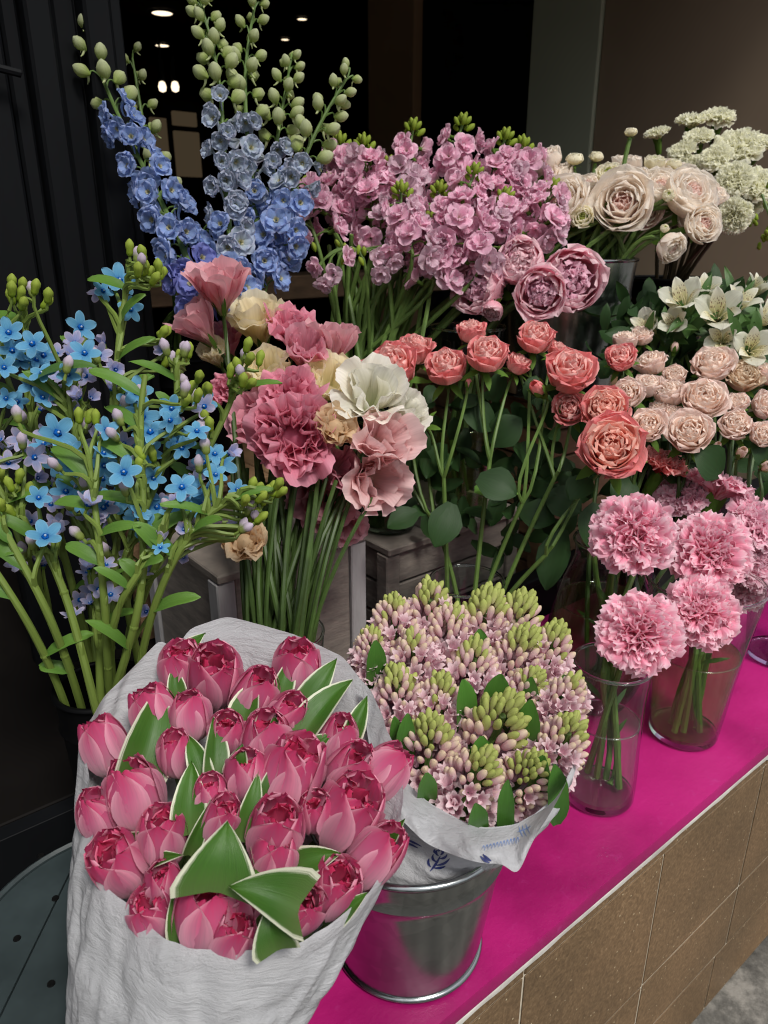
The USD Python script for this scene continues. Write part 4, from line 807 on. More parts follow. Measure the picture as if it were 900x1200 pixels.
def loft(rim, base_c, base_r, base_z, n=120, m=26, bulge=.02, crease=.005, seed=0, low=0.0):
    """crumpled paper: a sheet from the rim loop down to a ring"""
    rim = np.asarray(rim); L = np.vstack([rim, rim[:1]]); d = np.r_[0, np.cumsum(np.linalg.norm(np.diff(L, axis=0), axis=1))]
    q = np.linspace(0, d[-1], n, endpoint=False); R = np.stack([np.interp(q, d, L[:, k]) for k in range(3)], 1)
    for _ in range(2): R = (np.roll(R, 1, 0) + 2 * R + np.roll(R, -1, 0)) / 4
    rc = R.mean(0); a = np.arctan2(R[:, 1] - rc[1], R[:, 0] - rc[0]); a = np.unwrap(a)
    ring = np.stack([base_c[0] + base_r * np.cos(a), base_c[1] + base_r * np.sin(a), np.full(n, base_z)], 1)
    V = []
    for k in range(m):
        f = k / (m - 1); p = R * (1 - f) + ring * f
        out = np.stack([np.cos(a), np.sin(a), 0 * a], 1)
        fold = meshkit.fbm(np.stack([np.cos(a) * 4, np.sin(a) * 4, np.full(n, f * 1.1)], 1), 4, seed) - .5
        fold2 = np.abs(meshkit.noise(np.stack([np.cos(a) * 9 + f * 2.5, np.sin(a) * 9, np.full(n, f * 6)], 1), seed + 9) - .5) * 2
        p = p + out * (bulge * math.sin(PI * f ** .7) + (fold * 3.2 * crease + (fold2 - .5) * crease) * (.25 + 1.0 * math.sin(PI * min(1, f * 1.1)) ** .5))[:, None]
        V.append(p)
    V = np.vstack(V); i, j = np.meshgrid(np.arange(m - 1), np.arange(n), indexing='ij'); k = (j + 1) % n
    F = np.stack([i * n + j, i * n + k, (i + 1) * n + k, (i + 1) * n + j], -1).reshape(-1, 4)
    return V, np.vstack([F[:, [0, 1, 2]], F[:, [0, 2, 3]]])
RIM = [(96, 862), (104, 908), (107, 985), (117, 1032), (150, 1060), (184, 1094), (228, 1113), (289, 1114), (342, 1110), (386, 1084), (433, 1046), (468, 985), (474, 930), (464, 880), (442, 822), (404, 770), (347, 744), (266, 722), (222, 736), (205, 762), (187, 748), (160, 780), (122, 815)]
rimdep = {}
rp = [P(u, v, (.50 + (920 - v) * .00040) + (.006 if v < 860 else -.004)) for u, v in RIM]
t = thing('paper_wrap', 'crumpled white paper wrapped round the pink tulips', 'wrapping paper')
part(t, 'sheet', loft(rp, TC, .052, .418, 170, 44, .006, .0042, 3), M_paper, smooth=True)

# --- hyacinths in printed paper
HC = HB + UP * .10
hdep = lambda v: .585 + (840 - v) * .00058
HYA = [(463, 748, 60, 'pink spike at the back left of the bunch', .2), (503, 730, 60, 'pink spike with a green tip, farthest back', .5), (525, 760, 62, 'tan and pink spike just in front of the farthest back one', .3), (566, 742, 66, 'green topped spike at the back, in the middle', .75),
       (600, 740, 60, 'green tipped spike at the back right', .6), (483, 790, 66, 'wide open pink spike behind the left leaf', .15), (437, 776, 50, 'pink spike at the left edge of the paper', .2), (550, 802, 66, 'blush spike behind the two big centre leaves', .25),
       (603, 782, 62, 'green and blush spike in the second row at right', .7), (640, 775, 58, 'pink spike with an olive top at the upper right', .5), (467, 830, 62, 'pale tan spike at the left in the second row', .35), (512, 838, 60, 'pink spike left of the tall centre leaf', .25),
       (652, 835, 62, 'open pale pink spike at the right edge', .05), (610, 822, 54, 'olive tan spike between the right leaves', .5), (573, 866, 78, 'greenest spike, in the very middle', .9), (503, 888, 70, 'olive and pink spike at the lower left', .6),
       (650, 880, 62, 'blush and green spike at the lower right edge', .45), (548, 925, 72, 'tan pink spike at the front rim of the paper', .4), (612, 918, 62, 'green tipped spike at the front right rim', .6)]
HLEAF = [(440, 783, 42, 24), (562, 768, 40, 26), (543, 832, 46, 30), (587, 826, 46, 38), (622, 856, 46, 28), (565, 897, 44, 34), (623, 817, 30, 22), (661, 808, 22, 18), (478, 872, 46, 22), (500, 926, 26, 24), (557, 962, 26, 26), (595, 950, 46, 20), (637, 912, 34, 26), (650, 932, 46, 26), (462, 860, 26, 16)]
hown = {}
for lf in HLEAF: hown.setdefault(int(np.argmin([np.hypot(lf[0] - x[0], lf[1] - x[1] - 12) for x in HYA])), []).append(lf)
for q, (u, v, px, lb, gfrac) in enumerate(HYA):
    dep = hdep(v); p = P(u, v, dep); t = thing('hyacinth', 'pink and green hyacinth: ' + lb, 'hyacinth', 'hyacinths in printed paper')
    ax = axis_mix(p, HC, .55, .38, .75, .06); sc = px * .94 * dep / FPX / .044; B0 = basis(ax, rng.random() * 6)
    root = p - ax * .028 * sc
    part(t, 'stem', tube(stemline(inside(HB, .03, .03), root + ax * .05 * sc, ax), [.0050, .0045, .0028], 10, 7), M_stem)
    N = 96
    for i_ in range(N):
        f = i_ / (N - 1); h = (-.018 + .056 * f) * sc; rr = (.0155 * (1 - .80 * max(0, (f - .45) / .55) ** 1.6)) * sc; ph = i_ * GA + rng.normal(0, .12)
        el = .62 + .75 * f ** 1.4 + rng.normal(0, .10)
        rad = math.cos(ph) * B0[0] + math.sin(ph) * B0[1]; dr = nrm(rad * math.cos(el) + ax * math.sin(el))
        s2 = sc * (1.12 - .26 * f) * rng.uniform(.9, 1.1); cut = gfrac * .50 + rng.normal(0, .09)
        if f > 1 - cut * .95: g = K_hyg[i_ % 2]
        elif f > 1 - cut - .26 or rng.random() < .22: g = K_hybud[i_ % 2]
        else: g = K_hyfl[i_ % 3]
        s2 *= .84 if g[0] == 'floret_petals' else .80
        part(t, 'floret' if g[0] == 'floret_petals' else 'bud', (g[1], g[2]), g[4], True, g[3], M=gm(basis(dr, rng.random() * 6, s2), root + ax * (h + .022 * sc) + rad * rr))
    for (lu, lv, lh, lw) in hown.get(q, []):
        d1 = hdep(lv) - .012; pb, pt_ = P(lu + rng.normal(0, 2), lv + lh * .75, d1 + .012), P(lu, lv - lh * .72, d1 - .012)
        g = leafmesh(pb, pt_, lw * d1 / FPX * 1.05, nrm(tocam(pb) + RIGHT * rng.normal(0, .25)), 'oblong', .18, 14, 9, 6, .0005)
        part(t, 'leaf', (g[0], g[1]), M_leafhya, True, g[2])
HR = [(424, 767), (434, 845), (452, 888), (472, 912), (497, 936), (530, 956), (562, 970), (602, 967), (634, 949), (661, 922), (676, 884), (674, 846), (664, 800), (650, 765), (612, 738), (560, 722), (500, 715), (450, 735)]
hr = [P(u, v, hdep(v) - .002 + (.02 if v < 800 else -.004)) for u, v in HR]
t = thing('paper_wrap', 'white paper with navy print folded round the hyacinths', 'wrapping paper')
HVi, HFi = loft(hr, HB, .058, HB[2] + .098, 130, 22, .012, .0040, 11)
inner = part(t, 'inner_sheet', (HVi, HFi), M_paper, smooth=True)
cuffl = [(424, 800), (452, 935), (467, 957), (482, 972), (500, 988), (524, 999), (550, 1008), (574, 1012), (590, 1014), (604, 1022), (617, 1002), (632, 973), (650, 944), (668, 905), (678, 868)]
cufft = [(432, 845), (452, 890), (468, 910), (480, 922), (497, 937), (520, 952), (545, 964), (566, 971), (586, 970), (604, 967), (618, 959), (634, 950), (652, 934), (668, 905), (676, 880)]
n1 = 90; lo = spline(cuffl, n1); hi = spline(cufft, n1); V = []; m1 = 12
for k in range(m1):
    f = k / (m1 - 1)
    for q in range(n1):
        uv = hi[q] * (1 - f) + lo[q] * f; wv = meshkit.fbm(np.array([[q * .16, f * 1.6, 3.]]), 4, 5)[0] - .5
        dp = hdep(hi[q][1]) - .0075 - .012 * math.sin(PI * f * .6) - .020 * f - .016 * min(1, max(0, (hi[q][0] - 520) / 50)) + wv * .016 * f ** .6
        V.append(P(uv[0], uv[1], dp))
i, j = np.meshgrid(np.arange(m1 - 1), np.arange(n1 - 1), indexing='ij')
CF = np.stack([i * n1 + j, i * n1 + j + 1, (i + 1) * n1 + j + 1, (i + 1) * n1 + j], -1).reshape(-1, 4); CF = np.vstack([CF[:, [0, 1, 2]], CF[:, [0, 2, 3]]]); CV = np.array(V)
part(t, 'cuff', (CV, CF), M_paper, smooth=True, label='turned down cuff of the printed paper')
def onpaper(V, F, uv, lift=.0007):
    """points on a paper sheet in the line of the print"""
    A_, B_, C_ = V[F[:, 0]], V[F[:, 1]], V[F[:, 2]]; e1, e2 = B_ - A_, C_ - A_; out = []
    for u, v in uv:
        d = nrm(ray(u, v)); h = np.cross(d, e2); a = (e1 * h).sum(1); a = np.where(np.abs(a) < 1e-14, 1e-14, a); s = EYE - A_; uu = (s * h).sum(1) / a
        q = np.cross(s, e1); vv = (q @ d) / a; tt = (e2 * q).sum(1) / a
        ok = (uu >= 0) & (vv >= 0) & (uu + vv <= 1) & (tt > .1)
        out.append(EYE + d * ((tt[ok].min() if ok.any() else np.nan) - lift))
    return np.array(out)
def strokes(V, F, lines, w, mat, nm, label):
    ms = []
    for ln in lines:
        uv = spline(ln, 9) if len(ln) > 1 else ln; d = np.gradient(uv, axis=0); d /= np.linalg.norm(d, axis=1, keepdims=True) + 1e-9
        ww = w * np.sin(np.linspace(.25, PI - .25, 9))[:, None]; nn = np.stack([-d[:, 1], d[:, 0]], 1) * ww
        L_, R_ = onpaper(V, F, uv + nn), onpaper(V, F, uv - nn)
        if np.isnan(L_).any() or np.isnan(R_).any(): continue
        vv = np.vstack([L_, R_]); k = np.arange(8); ff = np.stack([k, k + 1, k + 10, k + 9], 1); ms.append((vv, np.vstack([ff[:, [0, 1, 2]], ff[:, [0, 2, 3]]])))
    if ms: part(t, nm, cat(ms), mat, smooth=True, label=label)
sprig = [[(504, 1021), (511, 1012), (516, 1003)], [(505, 1016), (502, 1011), (503, 1006)], [(511, 1014), (520, 1012), (527, 1006)], [(508, 1017), (516, 1017), (522, 1015)], [(512, 1010), (507, 1006), (508, 1001)], [(515, 1006), (521, 1005), (524, 1001)],
         [(514, 1003), (511, 999), (513, 996)], [(516, 1002), (519, 999), (519, 995)], [(512, 1000), (509, 998), (510, 995)], [(517, 998), (520, 996), (522, 997)], [(514, 998), (515, 995), (516, 992)]]
strokes(HVi, HFi, sprig, 1.5, M_ink, 'sprig_print', 'small navy plant sprig printed on the inner paper')
strokes(HVi, HFi, [[(472, 982), (482, 986), (494, 992)], [(470, 985), (480, 989), (490, 994)]], 1.2, M_ink, 'navy_stripe_print', None)
strokes(CV, CF, [[(563, 1003), (568, 1008), (574, 1011)], [(566, 1001), (571, 1006), (576, 1009)]], 1.7, M_ink, 'navy_stripe_print', None)
strokes(CV, CF, [[(608, 968), (610, 975), (613, 981)], [(612, 967), (614, 974), (617, 980)], [(616, 965), (618, 971), (621, 977)], [(606, 975), (614, 972), (622, 968)]], .7, M_paleink, 'pale_blue_print', None)
strokes(CV, CF, [[(565 + k * 4, 995 - k * .6), (567 + k * 4, 991 - k), (568 + k * 4, 997 - k)] for k in range(11)], .5, M_paleink, 'faint_lettering_print', None)

# --- carnations
def simple(name, label, cat_, group, K, k, u, v, px, dep, anchor, nominal, off, stem=M_stem, sr_=.0024, axis=None, mix=(.5, .7, .4), bl='bloom', jit=.1, lean=(0, 0), nb=9):
    p = P(u, v, dep); sc = px * dep / FPX / nominal
    ax = nrm(RIGHT * axis[0] + UP * axis[1] + tocam(p) * axis[2]) if axis is not None else axis_mix(p, anchor, *mix, jit, lean)
    b = p - ax * off * sc; t = thing(name, label, cat_, group)
    bloom(t, bl, K, k, b, ax, sc)
    return t, p, b, ax, sc
CARN = [(K_car, 0, 740, 626, 122, .70, V1, (-.2, .25, 1), 'large pink carnation facing the viewer, upper left of the front cluster'), (K_car, 1, 832, 645, 116, .735, V2, (.1, .35, 1), 'large pink carnation with ragged pale edges right of the upper left one'),
        (K_car, 2, 749, 742, 124, .655, V1, (0, .15, 1), 'lowest pink carnation, hanging over the front glass vase'), (K_car, 3, 822, 718, 112, .71, V2, (.35, .1, 1), 'pink carnation tilted right, beside the lowest one'),
        (K_car, 1, 842, 568, 96, .83, V2, (.2, 1, -.25), 'pink carnation seen from behind with its green calyx showing'), (K_carlil, 0, 888, 612, 92, .80, V2, (.5, .5, .7), 'lilac pink carnation cut by the right edge of the photo'),
        (K_carlil, 1, 893, 662, 84, .80, V2, (.6, -.1, .8), 'lilac carnation low at the right edge of the photo'), (K_carcor, 0, 778, 543, 72, .83, V4, (.3, .7, .2), 'small coral carnation behind, next to the biggest salmon rose'),
        (K_carlil, 1, 800, 578, 80, .84, V4, (-.1, .6, .5), 'pale pink carnation half hidden behind the two upper front ones'), (K_carlil, 0, 872, 690, 76, .82, V2, (.3, -.3, .8), 'shaded mauve carnation low between the flared vase and the edge')]
for K, k, u, v, px, dep, A, ax, lb in CARN:
    t, p, b, ax, sc = simple('carnation', lb, 'carnation', 'carnations at the bench edge', K, k, u, v, px, dep, A, .076, .020, axis=ax)
    b = b - ax * .028 * sc; neck = A + np.array([rng.normal(0, .008), rng.normal(0, .008), {id(V1): .152, id(V2): .188, id(V4): .206}[id(A)]])
    foot = inside(A, .016, .012)
    part(t, 'stem', tube([foot, foot * .35 + neck * .65, neck, b - ax * .012, b], [.0032, .0030, .0026], 16, 8), M_stem)
    for _ in range(2):
        z0 = neck * rng.uniform(.2, .6) + foot * .5; z0 = foot + (neck - foot) * rng.uniform(.35, .8); dr = nrm(rng.normal(0, 1, 3) * (1, 1, .2) + UP * .9)
        part(t, 'leaf', *(lambda g: ((g[0], g[1]), M_leafmid, True, g[2]))(leafmesh(z0, z0 + dr * .028, .005, tocam(z0), 'lance', .2, 20, 6, 3, 0)))

# --- spray roses: each stem carries a few blooms
def spray(name, label, cat_, group, blooms, anchor, fork, stem, nominal=.048, off=.014, leafs=(), lmat=None, bud=()):
    """blooms: (kit, k, u, v, px, depth, axis or None)"""
    t = thing(name, label, cat_, group); ms = []
    fp = P(*fork); ms.append(tube([anchor, anchor + (fp - anchor) * .5 + UP * .012 + rng.normal(0, .004, 3), fp], [.0030, .0024], 12, 7))
    for K, k, u, v, px, dep, axs in blooms:
        p = P(u, v, dep); sc = px * dep / FPX / nominal
        ax = nrm(RIGHT * axs[0] + UP * axs[1] + tocam(p) * axs[2]) if axs is not None else axis_mix(p, fp, .45, .55, .6, .12)
        b = p - ax * off * sc; bloom(t, 'bloom', K, k, b, ax, sc)
        e = b - ax * .008 * sc; ms.append(tube([fp, fp + (e - fp) * .5 + rng.normal(0, .004, 3) - UP * .004, e - ax * .006, e], [.0022, .0016], 9, 6))
    part(t, 'stem', cat(ms), stem)
    for (bu, bv), (tu, tv), w, dd in leafs:
        pb, pt_ = P(bu, bv, dd), P(tu, tv, dd - .01)
        g = leafmesh(pb, pt_, w * dd / FPX, nrm(tocam(pb) * .8 + UP * .5 + RIGHT * rng.normal(0, .5)), 'ovate', .18, 22, 7, 5)
        part(t, 'leaf', (g[0], g[1]), lmat or M_leafdark, True, g[2])
    return t
C, CB, SA, BL, BB, BE = K_coral, K_coralbud, K_salmon, K_blush, K_blushbud, K_beige
rs = lambda: inside(RV, .018, .012)
spray('coral_rose', 'coral rose spray at the left, two round blooms behind the white lisianthus', 'rose', 'coral spray roses', [(C, 0, 462, 432, 66, .84, (-.3, .7, .6)), (C, 1, 487, 412, 50, .87, (0, .9, .3)), (C, 2, 424, 437, 36, .86, (-.5, .6, .4))], rs(), (508, 610, .86), M_stem, leafs=[((490, 600), (455, 618), 30, .85), ((500, 560), (478, 520), 36, .87)])
spray('coral_rose', 'coral rose spray whose square bloom stands above the green bud', 'rose', 'coral spray roses', [(C, 1, 523, 433, 56, .84, (-.1, .8, .5)), (CB, 0, 549, 448, 22, .83, (.1, 1, .1)), (C, 2, 487, 494, 44, .82, (-.6, .4, .5))], rs(), (520, 560, .84), M_stem, leafs=[((530, 590), (510, 640), 40, .83), ((520, 520), (500, 560), 36, .86)])
spray('coral_rose', 'coral rose spray in the middle with a tight bloom behind a plump one', 'rose', 'coral spray roses', [(C, 1, 570, 418, 56, .82, (.1, .75, .5)), (C, 2, 553, 390, 40, .86, (-.1, .9, .2)), (C, 2, 607, 428, 34, .85, (.3, .7, .3))], rs(), (574, 540, .84), M_stem, leafs=[((560, 560), (604, 580), 44, .80), ((580, 500), (540, 480), 42, .87), ((575, 520), (610, 490), 40, .87)])
spray('coral_rose', 'coral rose spray highest at the right, a round bloom over two buds', 'rose', 'coral spray roses', [(C, 1, 627, 398, 50, .85, (.1, .8, .5)), (CB, 0, 629, 454, 48, .82, (-.5, .5, .5)), (C, 2, 653, 412, 30, .87, (.3, .7, .2))], rs(), (612, 590, .84), M_stem, leafs=[((610, 600), (650, 610), 40, .86), ((600, 540), (640, 530), 36, .88)])
spray('coral_rose', 'coral rose spray with the wide ruffled bloom beside the blush roses', 'rose', 'coral spray roses', [(C, 3, 668, 438, 66, .82, (.1, .7, .6)), (C, 1, 667, 480, 46, .83, (-.1, .3, .8)), (C, 2, 606, 428, 28, .87, (-.3, .8, .2))], rs(), (650, 560, .83), M_stem, leafs=[((640, 580), (680, 600), 44, .85), ((630, 560), (600, 520), 40, .88)])
spray('coral_rose', 'biggest salmon coral roses of all, pair on the long slanting stem at right', 'rose', 'coral spray roses', [(SA, 0, 716, 527, 84, .76, (.05, .35, .9)), (SA, 1, 710, 484, 64, .80, (-.1, .6, .7))], rs(), (640, 650, .82), M_stem, leafs=[((690, 560), (668, 585), 34, .80), ((660, 620), (640, 690), 40, .84), ((700, 590), (690, 640), 40, .82)])
spray('coral_rose', 'small dark coral rose alone among the blush ones', 'rose', 'coral spray roses', [(C, 3, 728, 421, 40, .86, (-.1, .6, .6))], inside(V4, .02, .02), (700, 560, .86), M_stemdark)
bs = lambda: inside(V4, .02, .02)
spray('blush_rose', 'blush rose spray in front with the two widest swirled blooms', 'rose', 'blush spray roses', [(BL, 0, 824, 471, 58, .82, (.1, .6, .7)), (BL, 0, 808, 509, 58, .80, (0, .5, .8)), (BL, 2, 788, 487, 30, .83, None), (BB, 0, 841, 522, 26, .80, (.2, .5, .6))], bs(), (790, 590, .84), M_stemdark, leafs=[((845, 555), (815, 530), 46, .80), ((800, 560), (770, 540), 36, .84)])
spray('blush_rose', 'blush rose spray at the left with three small round blooms', 'rose', 'blush spray roses', [(BL, 1, 735, 463, 42, .82, (-.2, .5, .8)), (BL, 1, 759, 454, 38, .85, None), (BL, 0, 760, 501, 46, .80, (-.1, .5, .8)), (BL, 2, 774, 480, 28, .84, None)], bs(), (745, 580, .84), M_stemdark, leafs=[((740, 560), (720, 590), 36, .84)])
spray('blush_rose', 'blush rose spray in the middle of the second row', 'rose', 'blush spray roses', [(BL, 1, 785, 463, 42, .84, None), (BL, 2, 790, 443, 34, .87, None), (BL, 3, 763, 428, 40, .88, None), (BB, 0, 791, 406, 26, .90, (.1, .9, .2))], bs(), (780, 570, .86), M_stemdark, leafs=[((775, 440), (745, 432), 26, .90)])
spray('blush_rose', 'blush rose spray at the right with two pinkish upright blooms', 'rose', 'blush spray roses', [(BL, 1, 861, 500, 42, .80, (.1, .5, .7)), (BL, 2, 864, 474, 32, .83, None), (BB, 0, 870, 529, 36, .79, (.2, .4, .7)), (BL, 3, 896, 477, 40, .84, (.4, .4, .6))], bs(), (850, 580, .83), M_stemdark, leafs=[((900, 545), (880, 520), 30, .80)])
spray('blush_rose', 'blush rose spray cut by the right edge below the alstroemeria', 'rose', 'blush spray roses', [(BL, 3, 893, 511, 36, .79, (.3, .4, .7)), (BB, 0, 899, 546, 36, .78, (.3, .2, .8)), (BL, 2, 905, 440, 40, .86, None)], bs(), (880, 590, .82), M_stemdark)
spray('blush_rose', 'cream beige rose spray behind, under the white alstroemeria', 'rose', 'blush spray roses', [(BL, 0, 836, 431, 54, .86, (-.1, .7, .5)), (BE, 0, 869, 443, 46, .86, (.2, .5, .6))], bs(), (830, 560, .86), M_stemdark)
spray('blush_rose', 'pale pink rose spray at the back left next to the zinc bucket', 'rose', 'blush spray roses', [(BL, 1, 733, 401, 34, .90, None), (BL, 2, 752, 395, 30, .91, None)], bs(), (735, 560, .88), M_stemdark, leafs=[((715, 440), (700, 425), 24, .90), ((750, 400), (710, 390), 22, .92)])
t = thing('rose_foliage', 'dense dark green rose leaves in the middle, under the coral blooms', 'foliage', kind='stuff'); ms = []
for _ in range(130):
    u, v = rng.uniform(470, 700), rng.uniform(462, 640)
    if (u - 585) ** 2 / 120 ** 2 + (v - 540) ** 2 / 105 ** 2 > 1: continue
    d_ = rng.uniform(.86, .97); pb = P(u, v, d_); dr = nrm(rng.normal(0, 1, 3) + UP * -.15); ms.append(leafmesh(pb, pb + dr * rng.uniform(.026, .044), rng.uniform(.018, .026), nrm(tocam(pb) + rng.normal(0, .6, 3)), 'ovate', .2, 22, 6, 5))
part(t, 'leaf_mass', *(lambda g: ((g[0], g[1]), M_leafdark, True, g[2]))(merge(ms)))
t = thing('rose_leaf', 'single large rose leaf painted a brighter, lit green in the middle of the dark foliage', 'leaf')
g = leafmesh(P(556, 574, .83), P(606, 578, .825), 38 * .83 / FPX, nrm(UP + tocam(P(580, 575, .83)) * .5), 'ovate', .12, 18, 9, 7); part(t, 'leaf_blade', (g[0], g[1]), M_leafbright, True, g[2])  # lit look is put into the leaf colour, brighter than the other rose leaves

# --- lisianthus
LIS = [('trumpet', 0, 256, 322, 88, .73, (-.05, 1, .25), .070, .034, 'tall peach trumpet bloom standing above the rest at the left'), ('dusk', 1, 230, 378, 66, .75, (-.5, .7, .3), .075, .03, 'dusky bloom below the tall peach trumpet, leaning left'), ('rose', 0, 262, 400, 52, .82, (-.3, .6, .5), .075, .03, 'rose bloom in the shade behind the blue star flowers'),
       ('cream', 0, 302, 374, 74, .80, (-.1, .9, .4), .075, .03, 'cream ruffled bloom at the top of the bunch'), ('deep', 0, 340, 382, 66, .78, (0, .8, .5), .075, .03, 'deep pink ruffled bloom at the top, right of the cream one'), ('dusk', 1, 390, 398, 50, .78, (.15, 1, .15), .055, .032, 'tall closed dusky bloom standing upright at the right'),
       ('rose', 1, 358, 412, 62, .76, (.1, .7, .6), .075, .03, 'rose bloom right of centre near the top'), ('cream', 1, 314, 438, 66, .75, (-.1, .7, .6), .07, .03, 'cream yellow bloom in the middle left'), ('cream', 0, 388, 448, 66, .755, (.2, .6, .6), .075, .03, 'yellowish cream bloom in the middle right'),
       ('deep', 1, 344, 512, 118, .70, (-.05, .15, 1), .080, .03, 'largest deep pink ruffled bloom in the middle of the bunch'), ('deep', 0, 340, 462, 80, .715, (-.1, .6, .7), .075, .03, 'deep pink bloom just above the largest one'), ('beige', 0, 392, 502, 62, .70, (.3, .4, .8), .062, .02, 'peach frilled bloom between the largest and the pale pink one'),
       ('white', 0, 436, 462, 82, .72, (.15, .6, .7), .075, .03, 'white bloom at the right with a green tinged heart'), ('white', 1, 474, 482, 60, .75, (.6, .5, .4), .07, .03, 'white bloom turned away at the far right'), ('pale', 1, 446, 518, 76, .71, (.35, .4, .8), .068, .03, 'pale pink cupped bloom below the white one'),
       ('pale', 0, 440, 564, 82, .73, (.45, -.1, .8), .075, .03, 'pale pink open bloom hanging at the lower right'), ('dusk', 0, 376, 582, 76, .76, (.1, -.2, .8), .075, .03, 'shaded dusky bloom low among the stems'), ('dusk', 1, 404, 610, 56, .77, (.2, -.4, .7), .07, .03, 'lowest dusky bloom in front of the grey crate'),
       ('beige', 0, 288, 637, 60, .675, (-.15, .3, .85), .058, .02, 'small beige bloom low at the left beside the vase'), ('cream', 1, 250, 414, 40, .78, (-.3, .6, .5), .07, .03, 'small yellow bloom at the left edge of the bunch'), ('deep', 0, 262, 458, 46, .76, (-.5, .3, .6), .075, .03, 'deep pink bloom partly behind the blue star flowers'),
       ('rose', 0, 300, 490, 64, .74, (-.4, .3, .7), .075, .03, 'rose bloom at the left flank of the largest one'), ('rose', 1, 398, 548, 60, .735, (.2, .1, .8), .075, .03, 'rose bloom tucked under the peach frilled one')]
for kk, k, u, v, px, dep, ax, nom, off, lb in LIS:
    px *= 1.36 if kk not in ('trumpet', 'beige', 'deep') else 1.12
    t, p, b, ax, sc = simple('lisianthus', lb, 'lisianthus', 'lisianthus in the clear vase', K_l[kk], k, u, v, px, dep, LV, nom, off, axis=ax)
    foot = inside(LV, .026, .012); neck = LV + np.array([*(rng.normal(0, .016, 2)), .155])
    mid = neck + (b - neck) * .5 + (neck - LV) * .12; mid[2] = max(mid[2], neck[2] + .01) if b[2] > neck[2] + .02 else mid[2]
    part(t, 'stem', tube([foot, neck, mid, b - ax * .02, b], [.0032, .0028, .0020], 18, 7), M_stemdark)
t = thing('loose_stems', 'bare dark green lisianthus stems packed in the clear vase', 'stems', kind='stuff')
ms = []
for _ in range(30):
    a = rng.random() * 6.28; r_ = math.sqrt(rng.random()); d2 = np.array([math.cos(a) * r_, math.sin(a) * r_, 0])
    ms.append(tube([LV + d2 * .022 + UP * .012, LV + d2 * .036 + UP * .16, P(345, 560, .74) + d2 * .062 + rng.normal(0, .012, 3)], .0022, 14, 6))
part(t, 'stem_mass', cat(ms), M_stemdark)
for A_, lb2, n2 in ((V1, 'green stems and cut ends standing in water in the front vase', 3), (V2, 'thick green stems crowded in the flared vase', 8)):
    t = thing('loose_stems', lb2, 'stems', kind='stuff'); ms = []
    for _ in range(n2):
        a = rng.random() * 6.28; d2 = np.array([math.cos(a), math.sin(a), 0]); ms.append(tube([A_ + d2 * rng.uniform(.008, .024) + UP * .010, A_ - d2 * rng.uniform(.0, .02) + UP * .16], [.0036, .0028], 8, 7))
    part(t, 'stem_mass', cat(ms), M_stem)
t = thing('loose_stems', 'green stems in the dark glass on the grey slatted crate', 'stems', kind='stuff')
part(t, 'stem_mass', cat([tube([inside(GV, .026, .012), GV + np.array([*(rng.normal(0, .02, 2)), .15]), P(rng.uniform(430, 500), rng.uniform(490, 540), rng.uniform(.94, 1.0))], .0026, 10, 6) for _ in range(14)]), M_stemdark)

